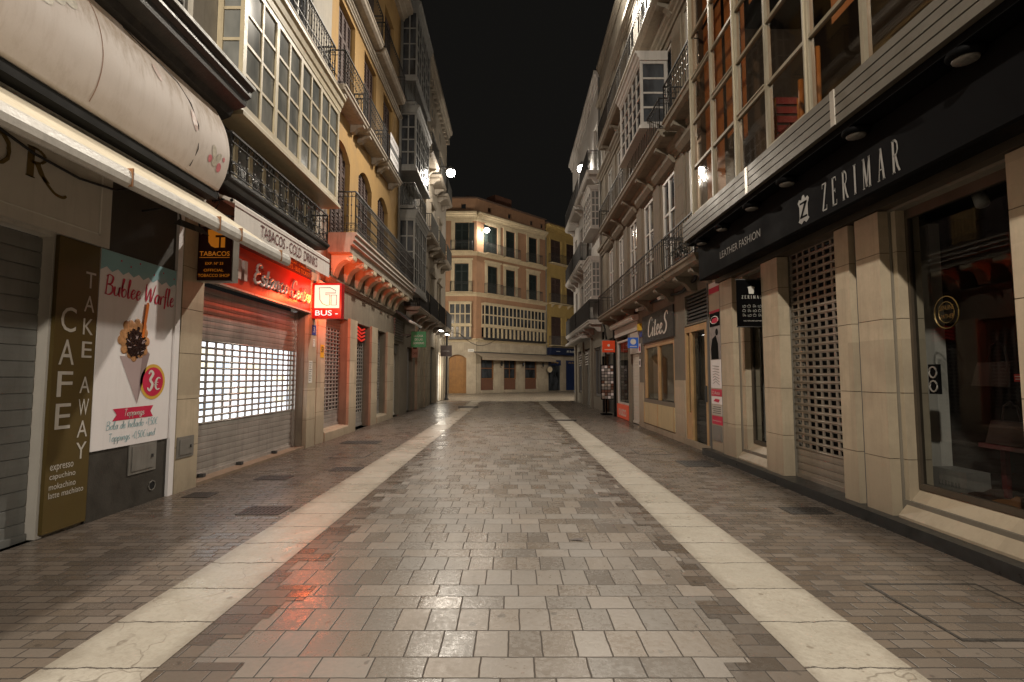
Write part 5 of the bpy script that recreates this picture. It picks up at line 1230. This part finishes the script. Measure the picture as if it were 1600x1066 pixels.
T(MB(FR).tube([(10.5, .2, 3.95), (11.0, .12, 3.74), (12.0, .08, 3.62), (13.5, .06, 3.72), (15.0, .06, 3.76), (17, .06, 3.7)], .04, 6).build('wall_cable', M['cable'], None, (4.1, 13, 3.7)), 'thick dark cable running under the beige stone balcony', 'cable')
t = thing('potted_plant', 'leafy pot plant on the near beige balcony with pale flowers', 'plant', (3.8, 11.2, 4.03))
MB().lathe([(.09, 0), (.13, .18), (.14, .2), (.12, .2)], (3.8, 11.2, 4.032), 10).build('pot', M['terra'], t)
rr = random.Random(11); m = MB()
for i in range(150):
    a, e = rr.random() * 6.28, rr.random() * 1.4 + .1; r = .12 + .26 * rr.random()
    c = Vector((3.8 + r * math.cos(a) * math.cos(e) * .6, 11.2 + r * 1.3 * math.sin(a) * math.cos(e), 4.26 + r * math.sin(e)))
    d = Vector((rr.random() - .5, rr.random() - .5, rr.random() - .3)).normalized() * .05; n = d.orthogonal().normalized() * .022
    m.mat('signwhite' if i % 9 == 0 else 'greenwood').add([tuple(c - d), tuple(c + n), tuple(c + d), tuple(c - n)], [(0, 1, 2, 3)])
m.build('foliage', None, t)
# postcard rack and its electric box
t = thing('postcard_rack', 'crowded black postcard rack standing against the dark pier', 'rack', (3.95, 21.2, 0))
MB().tube([(3.93, 21.2, .0), (3.93, 21.2, 2.7)], .03, 8).box(3.72, 4.14, 20.95, 21.45, 0, .06).build('stand', M['blackpl'], t)
m = MB(FP(3.68, 20.9)); rr = random.Random(2)
for r in range(11):
    for c in range(4):
        x, z = .02 + c * .125, .68 + r * .125
        m.mat(('cardmix', 'dimwhite', 'lgrey', 'skin1', 'terra', 'poster')[rr.randrange(6)]).box(x, x + .105, -.015 - .01 * rr.random(), .0, z, z + .105)
m.build('postcard_lattice', None, t)
MB(FP(3.67, 20.93)).box(0, .52, -.02, 0, .64, 2.08).build('back_panel', M['blackpl'], t)
t = thing('electric_box', 'pale grey electric box on the wall above the postcard rack', 'electric box', (4.0, 21.6, 2.5))
MB(FR).box(21.4, 21.8, .0, .28, 2.45, 3.15).build('cabinet', M['lgrey'], t)
MB(FR).tube([(21.6, .12, 3.15), (21.7, .16, 3.5), (21.5, .2, 3.7), (21.8, .18, 3.9)], .03, 5).tube([(21.5, .1, 3.15), (21.3, .2, 3.6), (21.7, .25, 3.85)], .022, 5).build('cable', M['cable'], t)

# ================================================================== WHITE CORNER BUILDING
b = thing('white_corner_building', 'white painted corner building with glazed bays beside the distant street lamp', 'building', (4.15, 28.4, 0))
MB(FR).wall(23.0, 33.7, 0, 4.0, [(23.6, 25.6, .6, 3.0), (26.6, 28.8, .02, 3.1), (29.6, 31.6, .6, 3.1)], .25, 0.).build('shop_wall', M['greybrick'], b)
W3 = [(26.7, 27.7), (29.2, 30.2), (31.7, 32.7)]
MB(FR).wall(23., 33.7, 4., 16.2, [(a, c, z, z + 2.6) for a, c in W3 for z in (4.3, 7.75, 11.45)] + [(23.8, 24.9, 11.45, 14.0)], .22, 0.).build('upper_wall', M['whitefacade'], b)
MB(lambda u, v, z: (4.15 + v, 33.7, z)).quad((0, 0, 0), (0, 6, 0), (0, 6, 16.2), (0, 0, 16.2)).build('end_wall', M['whitefacade'], b)
for a, c in W3:
    for z in (4.3, 7.75, 11.45): louvre_door(b, FR, a + .02, c - .02, z + .02, z + 2.58, -.15, 'greybay', 2)
window(b, FR, 23.82, 24.88, 11.47, 13.98, -.15, 2, 3, 'paleplastic', 'dkglass')
mirador(b, FR, 23.3, 25.8, .45, 5.15, 7.2, 4, 5, 'whitefacade', 'greypane', 1, 2, .12, .22, .07, .05)
mirador(b, FR, 23.3, 25.8, .45, 8.5, 10.6, 4, 5, 'whitefacade', 'greypane', 1, 2, .12, .22, .07, .05)
for a, c, z in ((23.2, 28.1, 4.2), (28.3, 33.3, 4.2), (26.1, 29.4, 7.65), (29.6, 33.3, 7.65), (23.3, 28.1, 11.35), (28.4, 33.3, 11.35)):
    balcony(b, FR, a, c, .62, z, .95, 'whitefacade', 'iron', (a + .4, (a + c) / 2, c - .4), .2, .055, False, False, .012)
MB(FR).prism([(-.02, 3.62), (.55, 3.56), (.6, 3.62), (.58, 3.70), (-.02, 3.78)], 26.2, 33.6).build('canopy', M['whitefacade'], b)
pieces('dentil', 'whitefacade', b, FR, [(26.6 + k * .55, 26.78 + k * .55, .0, .42, 3.80, 3.96) for k in range(12)])
cornice(b, FR, 23., 33.8, 15.55, .28, .5, 'whitefacade')
shutter(b, FR, 26.62, 28.78, .04, 3.05, -.15, mat='steel_dark', slat=.1)
for a, c in ((23.62, 25.58), (29.62, 31.58)): window(b, FR, a, c, .62, 2.98, -.15, 2, 1, 'lampbody', 'dkglass')
for u in (25.9, 29.0, 32.3): pilaster(b, FR, u, u + .5, -.05, .1, 0, 3.55, [.8, 1.6, 2.4], 'greybrick')
for k, la in enumerate(('near white slatted air vent over the corner shop window', 'farther white slatted air vent on the corner shop')):
    t = thing('air_vent', la, 'vent', (4.1, 27 + 2.4 * k, 2.2)); m = MB(FR); u = 26.7 + 2.6 * k
    for q in range(5): m.prism([(.0, 2.25 + q * .14), (.14, 2.20 + q * .14), (.15, 2.23 + q * .14), (.0, 2.33 + q * .14)], u, u + .95)
    m.build('slat', M['paleplastic'], t)
    MB(FR).box(u - .03, u, .0, .12, 2.2, 2.95).box(u + .95, u + .98, .0, .12, 2.2, 2.95).box(u, u + .95, .0, .02, 2.95, 2.98).build('frame', M['lgrey'], t)

# ================================================================== BUILDINGS CLOSING THE STREET
FA = FW((-9.0, 46.55), (1, 0)); FB = FW((-3.3, 46.55), (6.9, 6.75))
b = thing('peach_building', 'peach and cream building with dark green shutters closing the street', 'building', (0.2, 49.9, 0))
DA = [(3.65, 4.95)]; DB = [(1.35, 2.65), (3.75, 5.05), (7.0, 8.3)]
ra = [(a, c, z, z + h) for a, c in DA for z, h in ((13.25, 2.75), (9.4, 2.7))] + [(3.25, 5.15, 5.25, 8.3)]
MB(FA).wall(-6, 5.7, 4.95, 16.5, ra, .22, 0).build('upper_wall', M['peach'], b)
MB(FA).wall(-6, 5.7, 0, 4.95, [(3.15, 4.8, .02, 3.6)], .35, .03).arch(3.15, 4.8, 3.6, .35, .3, .03).build('shop_wall', M['endstone'], b)
rb = [(a, c, z, z + h) for a, c in DB for z, h in ((13.25, 2.75), (9.4, 2.7))] + [(.65, 9.05, 5.25, 8.3)]
MB(FB).wall(0, 9.65, 4.95, 16.5, rb, .22, 0).build('upper_wall', M['peach'], b)
G3 = [(.55, 2.22), (3.5, 5.22), (6.42, 8.2)]
MB(FB).wall(0, 9.65, 0, 4.95, [(a, c, .3, 3.25) for a, c in G3], .32, .03).build('shop_wall', M['endstone'], b)
pieces('sill', 'endstone', b, FB, [(a - .02, c + .02, -.2, .12, 0, .3) for a, c in G3])
pieces('dado', 'endstone', b, FB, [(a + .01, c - .01, .03, .075, 0, 1.05) for a, c in ((0, .5), (2.28, 3.45), (5.27, 6.38), (8.25, 9.6))])
MB(FA).box(3.17, 4.78, -.3, -.22, .03, 3.58).build('gate', M['oakdoor'], b)
m = MB(FA)
for k in range(11): m.box(3.2 + k * .145, 3.21 + k * .145, -.22, -.212, .05, 3.5)
m.build('gate_seam', M['darkwood'], b)
for k, (a, c) in enumerate(G3):
    m = MB(FB).mat('terra').box(a + .05, c - .05, -.2, -.1, .3, 1.32).mat('darkwood').box(a + .02, c - .02, -.2, -.06, 1.32, 1.42)
    for x in (a + .02, c - .14): m.box(x, x + .12, -.2, -.08, 1.42, 3.22)
    m.box(a + .14, c - .14, -.198, -.082, 3.1, 3.22).box(a + .14, c - .14, -.198, -.082, 2.3, 2.38)
    if k == 1: m.box((a + c) / 2 - .03, (a + c) / 2 + .03, -.196, -.084, 1.42, 3.1)
    o = m.build('shop_window', None, b); MB(FB).sheet(a + .05, c - .05, 1.4, 3.15, -.14).build('pane', M['dkglass'], o)
def end_window(F, a, c, z, h, bal=True, surround='endtrim', wood='greenwood', hood=True):
    m = MB(F)
    for x0, x1 in ((a - .34, a - .004), (c + .004, c + .34)): m.box(x0, x1, -.02, .06, z - .02, z + h + .0)
    m.box(a - .34, c + .34, -.02, .058, z + h + .004, z + h + .3)
    if hood: m.prism([(-.02, z + h + .3), (.1, z + h + .3), (.2, z + h + .45), (-.02, z + h + .48)], a - .42, c + .42)
    m.build('surround', M[surround], b)
    louvre_door(b, F, a + .02, c - .02, z + .02, z + h - .02, -.14, wood, 2)
    if bal: balcony(b, F, a - .4, c + .4, .5, z - .02, .95, surround, 'iron', (), .1, .12, False, False, .011)
for F, D in ((FA, DA), (FB, DB)):
    for a, c in D: end_window(F, a, c, 13.25, 2.75, hood=False); end_window(F, a, c, 9.4, 2.7)
# leaves of the shutters standing open beside the lamp
for F, a in ((FA, 4.98), (FB, .85)):
    MB(F).mat('greenwood').box(a, a + .48, .02, .07, 13.3, 15.95).box(a + .06, a + .42, .07, .08, 13.5, 14.5).box(a + .06, a + .42, .07, .08, 14.7, 15.8).build('open_shutter', None, b)
for F, u0, u1 in ((FA, -6, 5.72), (FB, -.02, 9.66)):
    cornice(b, F, u0, u1, 16.45, .42, .5, 'endtrim'); cornice(b, F, u0, u1, 12.85, .28, .34, 'endtrim', 'string_course'); cornice(b, F, u0, u1, 9.02, .28, .34, 'endtrim', 'string_course'); cornice(b, F, u0, u1, 4.75, .30, .32, 'endtrim', 'string_course')
    MB(F).box(u0, u1, -.02, .04, 16.15, 16.42).build('frieze', M['endtrim'], b)
    MB(F).wall(u0, u1, 16.95, 18.35, [(x, x + .45, 17.35, 17.85) for x in (1.5, 4.2, 7.4, 9.0) if u0 < x < u1 - .6], .2, -.12).build('attic_wall', M['peach'], b)
    MB(F).prism([(-.2, 18.35), (.16, 18.3), (.18, 18.38), (-1.6, 19.0), (-1.6, 18.7)], u0, u1).build('roof', M['darktile'], b)
MB(FB).box(3.5, 5.8, -2.6, -1.3, 18.4, 19.9).build('roof_hut', M['terra'], b)
mirador(b, FA, 3.2, 5.25, .42, 6.15, 8.45, 4, 2, 'endtrim', 'dkglass', 1, 1, .2, .14, .1, .1)
o = mirador(b, FB, .62, 9.08, .45, 6.15, 8.45, 16, 2, 'endtrim', 'dkglass', 1, 1, .2, .14, .1, .13)
for F, a, c, n in ((FA, 3.2, 5.25, 4), (FB, .62, 9.08, 15)):
    m = MB(F); m.box(a, c, .02, .46, 4.98, 5.18).box(a, c, .36, .40, 5.62, 5.66)
    m.build('bay_base', M['iron'], b)
    m = MB(F).mat('endtrim')
    for k in range(n + 1):
        u = a + .08 + (c - a - .16) * k / n; m.box(u - .09, u + .09, .34, .43, 5.2, 6.14)
    m.mat('dkglass').sheet(a, c, 5.2, 6.14, .3).build('bay_baluster_lattice', None, b)
MB(FB).tube([(9.6, .1, 3.0), (9.6, .1, 16.4)], .06, 8).build('downpipe', M['lgrey'], b)

b = thing('mustard_building', 'narrow mustard yellow building above a dark blue shop front', 'building', (6.3, 56.0, 0))
EY = [(10.45, 12.2), (13.1, 14.85)]
ry = [(a, c, z, z + h) for a, c in EY for z, h in ((13.85, 2.6), (9.5, 2.75), (4.95, 3.05))]
MB(FB).wall(9.68, 26, 4.7, 17.9, ry, .25, 0).build('upper_wall', M['endyellow'], b)
MB(FB).wall(9.68, 26, 0, 4.7, [(10.0, 12.0, .05, 3.3), (12.9, 15.4, .05, 3.3)], .3, 0).build('shop_wall', M['endstone'], b)
for a, c in EY:
    for z, h in ((13.85, 2.6), (9.5, 2.75), (4.95, 3.05)):
        louvre_door(b, FB, a + .03, c - .03, z + .02, z + h - .02, -.15, 'brownwood', 2)
        m = MB(FB)
        for x0, x1 in ((a - .22, a - .004), (c + .004, c + .22)): m.box(x0, x1, -.02, .05, z, z + h)
        m.box(a - .22, c + .22, -.02, .048, z + h - .001, z + h + .2).build('surround', M['endyellow'], b)
for z in (13.8, 9.45, 4.9): balcony(b, FB, 10.1, 15.3, .55, z, .95, 'endtrim', 'iron', (10.6, 11.8, 13.3, 14.6) if z > 9 and z < 10 else (), .12, .12, False, False, .012)
cornice(b, FB, 9.68, 26, 17.3, .5, .6, 'endyellow')
MB(FB).prism([(-.2, 17.9), (.5, 17.92), (.5, 18.02), (-1.6, 18.7), (-1.6, 18.3)], 9.68, 26).build('roof', M['darktile'], b)
MB(FB).box(12.92, 15.38, -.2, -.12, .06, 2.75).build('roller_shutter', M['navyshutter'], b)
MB(FB).mat('dkglass').box(10.02, 11.98, -.2, -.14, .06, 2.75).mat('lampbody').box(10.02, 10.12, -.14, -.08, .06, 2.75).box(11.88, 11.98, -.14, -.08, .06, 2.75).build('shop_door', None, b)
t = thing('blue_shop_fascia', 'dark navy shop fascia with pale gold lettering under the mustard building', 'sign', (6, 55.5, 3.9))
MB(FB).box(9.75, 15.9, .05, .62, 3.85, 4.62).build('board', M['navy'], t)
m = MB(FB); put_text(m, 'Mi Bodega', 12.3, 13.9, 4.08, 4.40, .63, .2, .01); m.box(10.6, 11.2, .622, .63, 4.2, 4.26).box(15.2, 15.7, .622, .63, 4.2, 4.26); m.build('lettering', M['signwhite'], t)
for k, (a, c) in enumerate(((10.0, 12.0), (12.9, 15.4))):
    t = thing('shop_header', ('navy header panel over the narrow glass door', 'navy header panel over the blue roller shutter')[k], 'sign', (5 + 2 * k, 55 + 2 * k, 2.8))
    MB(FB).box(a, c, -.14, .05, 2.76, 3.32).build('board', M['navyshutter'], t)
    m = MB(FB); put_text(m, 'Mi Bodega', a + .4, c - .4, 2.92, 3.16, .056, .2); m.build('lettering', M['badge'], t)
t = thing('restaurant_awning', 'wide beige awning over the wooden windows at the end of the street', 'awning', (0, 48.5, 3.2))
MB(FB).prism([(.08, 3.78), (1.25, 3.36), (1.25, 3.33), (.08, 3.74)], -.3, 9.75).build('fabric', M['beigecanvas'], t)
MB(FB).box(-.3, 9.75, 1.22, 1.26, 3.08, 3.32).build('valance', M['beigecanvas'], t)
MB(FB).box(-.3, 9.75, .02, .12, 3.74, 3.86).build('roller', M['dgrey'], t)
def wall_lantern(u, label, first=None):
    p = FB(u, .3, 2.75)
    if first: return copy_tree(first, p, label)
    t = thing('wall_lantern', label, 'lantern', p, 'lanterns between the wooden windows')
    x, y, z = p
    MB().lathe([(.02, .22), (.10, .14), (.11, .12), (.08, -.12), (.05, -.16), (.01, -.2)], p, 6).build('lantern_glass', M['dkglass'], t)
    MB().lathe([(.01, .34), (.03, .28), (.13, .15), (.10, .14)], p, 6).build('cap', M['iron'], t)
    q = FB(u, .02, 2.5); MB().tube([q, (x, y, z - .34), (x, y, z - .2)], .018, 5).build('bracket', M['iron'], t)
    return t
l0 = wall_lantern(2.95, 'unlit iron wall lantern between the first and second wooden windows')
wall_lantern(5.9, 'unlit iron wall lantern between the second and third wooden windows', l0); wall_lantern(8.85, 'unlit iron wall lantern next to the round sign', l0)
t = thing('round_sign', 'small round white sign hanging between the awning and the blue shop', 'sign', FB(9.55, .6, 2.3))
x, y, z = FB(9.55, .6, 2.3)
F = FP(x, y); MB(F).plate([(.27 * math.cos(i * .35), z + .31 * math.sin(i * .35)) for i in range(18)], -.05, .0).build('disc', M['endtrim'], t)
MB(F).tube([(.28 * math.cos(i * .35), .0, z + .32 * math.sin(i * .35)) for i in range(18)], .03, 4, True).box(-.02, .02, -.03, -.01, z + .32, z + .8).build('rim', M['iron'], t)
t = thing('street_name_plate', 'small cream street name plate over the stone beside the oak gate', 'name plate', FA(5.35, .04, 3.95))
MB(FA).box(4.95, 5.5, .035, .06, 3.85, 4.1).build('plate', M['signwhite'], t)
m = MB(FA); put_text(m, 'CALLE', 5.05, 5.4, 3.93, 4.02, .064); m.build('lettering', M['dgrey'], t)
# ================================================================== STREET FURNITURE, LAMPS, CAMERA
def street_lamp(loc, wall, label, lit=1.):
    """wall lantern on a bracket arm; wall = x of the wall it is fixed to"""
    x, y, z = loc; s = 1 if wall > x else -1
    t = thing('street_lamp', label, 'street lamp', loc, 'lit wall lamps')
    MB().tube([(wall, y, z - .1), (x + s * .25, y, z + .28), (x, y, z + .30)], .03, 8).tube([(wall, y, z + .32), (x, y, z + .32)], .02, 6).build('bracket', M['iron'], t)
    MB().box(wall - .03, wall + .03, y - .1, y + .1, z - .25, z + .45).build('wall_plate', M['iron'], t)
    MB().lathe([(.03, .36), (.07, .30), (.20, .20), (.24, .10), (.22, .08)], loc, 14).build('hood', M['lampbody'], t)
    MB().lathe([(.21, .075), (.235, -.05), (.19, -.17), (.10, -.24), (.02, -.26)], loc, 14).build('lens', M['lamp'], t)
    return t
def bulb(loc, P, col=(1, .83, .60), r=.14):
    l = bpy.data.lights.new('lamp_light', 'POINT'); l.energy = P; l.color = col; l.shadow_soft_size = r
    o = bpy.data.objects.new('lamp_light', l); COL.objects.link(o); o.location = loc
    return o
WARM = (1., .90, .76)
def projector(loc, wall, aim, P, label, ang=112):
    street_lamp(loc, wall, label)
    l = bpy.data.lights.new('lamp_light', 'SPOT'); l.energy = P; l.color = WARM; l.shadow_soft_size = .22; l.spot_size = R(ang); l.spot_blend = .9
    o = bpy.data.objects.new('lamp_light', l); COL.objects.link(o); o.location = (loc[0], loc[1], loc[2] - .45)
    o.rotation_euler = (Vector(aim) - o.location).to_track_quat('-Z', 'Y').to_euler()
projector((-3.35, 27., 12.75), -4.65, (3.2, 13., 0), LP[0], 'lit lamp high on the pale corner building', 135); bulb((-3.35, 27., 12.3), 170, WARM)
projector((3.72, 26.2, 12.65), 4.15, (-3.2, 13., 0), LP[1], 'lit lamp high on the white corner building', 135); bulb((3.62, 26.2, 12.2), 120, WARM)
# the street's nearer wall lamps: one just above the frame on the beige building, one behind the viewer, plus an added fill lamp
projector((3.2, 17.6, 15.7), 4.15, (-3., 5.5, 0), LP[4], 'lit lamp under the roof edge of the beige building')
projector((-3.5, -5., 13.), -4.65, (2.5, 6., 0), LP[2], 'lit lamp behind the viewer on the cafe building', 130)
projector((3.2, -7., 8.6), 4.15, (-4., 8., 3.), LP[6], 'added fill lamp behind the viewer on the leather shop building', 120)  # unseen fill lamp, added to brighten the near west wall
p = FB(.55, .8, 15.25); q = FB(.55, 0, 15.25)
t = thing('facade_lamp', 'lit lamp between two green shutters on the peach building', 'street lamp', p)
MB().tube([q, (p[0], p[1], p[2] + .3)], .03, 6).build('bracket', M['iron'], t)
MB().lathe([(.03, .36), (.20, .20), (.24, .10), (.22, .08)], p, 14).build('hood', M['lampbody'], t)
MB().lathe([(.22, .075), (.26, -.05), (.21, -.19), (.10, -.27), (.02, -.29)], p, 14).build('lens', M['lamp'], t)
bulb((p[0], p[1], p[2] - .4), LP[3], WARM)
# lamps of the cross street, on the far faces of the two corner buildings
street_lamp((-7.5, 36.2, 7.5), -7.5 - .01, 'lit lamp on the far face of the pale corner building'); bulb((-7.5, 36.3, 7.0), LP[5], WARM)
street_lamp((7.6, 35., 7.5), 7.61, 'lit lamp on the far face of the white corner building'); bulb((7.6, 35.1, 7.0), LP[5], WARM)
# light thrown by the lit box sign and the lit shop
bulb((-4.20, 10.6, 3.30), 36, (1, .08, .03), .09); bulb((-4.38, 11.15, 3.36), 36, (1, .17, .02), .10)
bulb((-4.55, 32.4, 1.9), 60, (1, .93, .8), .3)

for la, u, z, s in (('small lit spot under the farthest low iron balcony', 33.0, 4.30, 1), ('small lit spot under the third low iron balcony', 30.2, 4.30, 1)):
    t = thing('balcony_spotlight', la, 'spotlight', (-4.0, u, z)); MB(FL).box(u - .45, u + .35, .30, .52, z + .02, z + .12).build('housing', M['lampbody'], t)
    MB(FL).box(u - .42, u + .32, .32, .50, z - .005, z + .018).build('lens', M['ledspot'], t)
F = FP(-4.2, 21.0)
t = thing('hanging_sign', 'green square sign with pale lettering hanging by the grey bays', 'sign', (-3.9, 21, 2.8))
MB(F).box(0, .62, -.06, 0, 2.80, 3.46).build('board', M['greensign'], t)
m = MB(F); put_text(m, 'LA CASA', .12, .50, 3.23, 3.32, .004); put_text(m, 'DE LAS', .15, .47, 3.08, 3.17, .004); put_text(m, 'GOFRERIAS', .08, .54, 2.93, 3.02, .004); m.build('lettering', M['dimwhite'], t)
MB(F).box(-.45, 0, -.05, -.02, 3.3, 3.34).build('bracket', M['dgrey'], t)
F = FP(-4.42, 31.2)
t = thing('hanging_sign', 'taupe square sign with small pale lettering beside the lit shop front', 'sign', (-4.1, 31.2, 2.8))
MB(F).box(0, .70, -.08, 0, 2.82, 3.50).build('board', M['brownsign'], t)
m = MB(F); put_text(m, 'CASUAL', .14, .56, 3.10, 3.2, .004); m.build('lettering', M['dimwhite'], t)
t = thing('sign_post', 'slim dark post standing at the corner past the lit shop', 'post', (-4.55, 34.6, 0))
MB().tube([(-4.5, 34.8, 0), (-4.5, 34.8, 6.0)], .075, 8).build('shaft', M['dgrey'], t)
MB().lathe([(.17, 0), (.17, .06), (.10, .10), (.08, .35)], (-4.5, 34.8, 0), 10).build('base', M['dgrey'], t)
t = thing('shop_awning', 'folded dark awning with white edge over the white slatted shutter', 'awning', (-4.3, 21, 3.4))
MB(FL).prism([(.05, 4.25), (.62, 3.78), (.62, 3.72), (.05, 4.15)], 19.75, 22.1).build('fabric', M['dgrey'], t)
MB(FL).tube([(19.7, .65, 3.75), (22.15, .65, 3.75)], .05, 8).build('front_bar', M['paleplastic'], t)
MB(FL).tube([(22.0, .05, 3.3), (22.0, .5, 3.45), (22.0, .64, 3.75)], .03, 6).build('folding_arm', M['dgrey'], t)
F = FP(-4.62, 23.3)
t = thing('small_lightbox', 'pale narrow projecting sign behind the green sign', 'sign', (-4.4, 23.3, 2.5))
MB(F).box(0, .28, -.1, 0, 2.45, 3.3).build('box', M['paleplastic'], t)
m = MB(F); put_text(m, 'CAFE', .04, .24, 2.6, 2.7, .004); m.box(.05, .23, .002, .004, 2.85, 3.2); m.build('print', M['dgrey'], t)

def grate(loc, w, d, label, bars=9, name='drain_grate', cat='drain cover', lift=.002):
    t = thing(name, label, cat, loc, 'covers set in the paving'); x, y, _ = loc
    MB().box(x - w / 2, x + w / 2, y - d / 2, y + d / 2, -.01, .003).build('recess', M['black'], t)
    m = MB(); f = .03
    m.box(x - w / 2, x + w / 2, y - d / 2, y - d / 2 + f, .002, lift + .006).box(x - w / 2, x + w / 2, y + d / 2 - f, y + d / 2, .002, lift + .006)
    m.box(x - w / 2, x - w / 2 + f, y - d / 2 + f, y + d / 2 - f, .002, lift + .006).box(x + w / 2 - f, x + w / 2, y - d / 2 + f, y + d / 2 - f, .002, lift + .006)
    m.build('rim', M['castiron'], t)
    m = MB(); n = bars
    for i in range(n):
        a = x - w / 2 + f + (w - 2 * f) * (i + .25) / n; m.box(a, a + (w - 2 * f) * .5 / n, y - d / 2 + f, y + d / 2 - f, .003, lift + .004)
    for i in range(3):
        a = y - d / 2 + f + (d - 2 * f) * (i + .3) / 3; m.box(x - w / 2 + f, x + w / 2 - f, a, a + .025, .003, lift + .003)
    m.build('grating', M['castiron'], t)
    return t
for x, y, w, d, la in GRATES: grate((x, y, 0), w, d, la)
def slab_cover(x, y, w, d, la):
    t = thing('inspection_cover', la, 'cover', (x, y, 0), 'covers set in the paving')
    m = MB(); f = .022
    for a in (0, 1):
        m.box(x - w / 2, x + w / 2, y - d / 2 + a * (d - f), y - d / 2 + f + a * (d - f), .001, .005); m.box(x - w / 2 + a * (w - f), x - w / 2 + f + a * (w - f), y - d / 2 + f, y + d / 2 - f, .001, .005)
    m.build('rim', M['castiron'], t)
    MB().box(x - w / 2 + f, x + w / 2 - f, y - d / 2 + f, y + d / 2 - f, .001, .004).build('paved_lid', M['side'], t)
for a in SLABS: slab_cover(*a)
T(MB().tube([(-2.75, 26.0, .02), (-2.3, 25.95, .035), (-1.75, 26.05, .02)], .035, 5).build('cable_ramp', M['dgrey'], None, (-2.3, 26, 0)), 'short dark cable strip lying across the west paving strip', 'cable strip')
T(MB().tube([(1.55, 18.3, .02), (1.9, 18.2, .035), (2.3, 18.25, .02)], .03, 5).build('cable_ramp', M['dgrey'], None, (1.9, 18.2, 0)), 'short dark cable strip lying across the east paving strip', 'cable strip')
T(MB().add([(.55, 5.05, .012), (.68, 5.02, .016), (.70, 5.05, .03), (.63, 5.09, .012)], [(0, 1, 2, 3)]).build('litter_scrap', M['leather'], None, (.6, 5.05, 0)), 'dark scrap of litter on the pavement', 'litter')
# cable across the end of the street, swagged below the cornice
T(MB().tube([(-4.1, 34.9, 4.6)] + [(-4.1 + 2.6 * k / 8, 34.9 + 12.2 * k / 8, 5.0 - .9 * math.sin(math.pi * k / 8)) for k in range(1, 8)] + [(-1.5, 48.2, 5.05)], .022, 5).build('overhead_cable', M['cable'], None, (-3, 41, 4.6)), 'sagging overhead cable between the corner and the peach building', 'cable')

# ------------------------------------------------------------------ sky, camera, render
w = bpy.data.worlds.new('World'); sc.world = w; w.use_nodes = True
nt = w.node_tree; nt.nodes.clear()
bg = nt.nodes.new('ShaderNodeBackground'); o = nt.nodes.new('ShaderNodeOutputWorld')
bg.inputs[0].default_value = (.0062, .0058, .0052, 1); bg.inputs[1].default_value = 1.0
nt.links.new(bg.outputs[0], o.inputs[0])
cd = bpy.data.cameras.new('camera'); cam = bpy.data.objects.new('camera', cd); COL.objects.link(cam)
cd.sensor_width = 36.; cd.lens = 790 / 1600 * 36; cd.clip_end = 600; cd.clip_start = .05
cam.location = (0, 0, 1.6); cam.rotation_euler = (math.pi / 2 + math.atan(55 / 790), 0, 0)
sc.camera = cam
sc.view_settings.view_transform = 'Standard'; sc.view_settings.look = 'None'; sc.view_settings.exposure = 0; sc.view_settings.gamma = 1
c = sc.cycles
c.use_denoising = True; c.denoiser = 'OPENIMAGEDENOISE'; c.max_bounces = 8; c.diffuse_bounces = 5; c.glossy_bounces = 4; c.transparent_max_bounces = 12
c.sample_clamp_indirect = 6.; c.caustics_reflective = False; c.caustics_refractive = False; c.use_light_tree = True
bpy.context.view_layer.update()
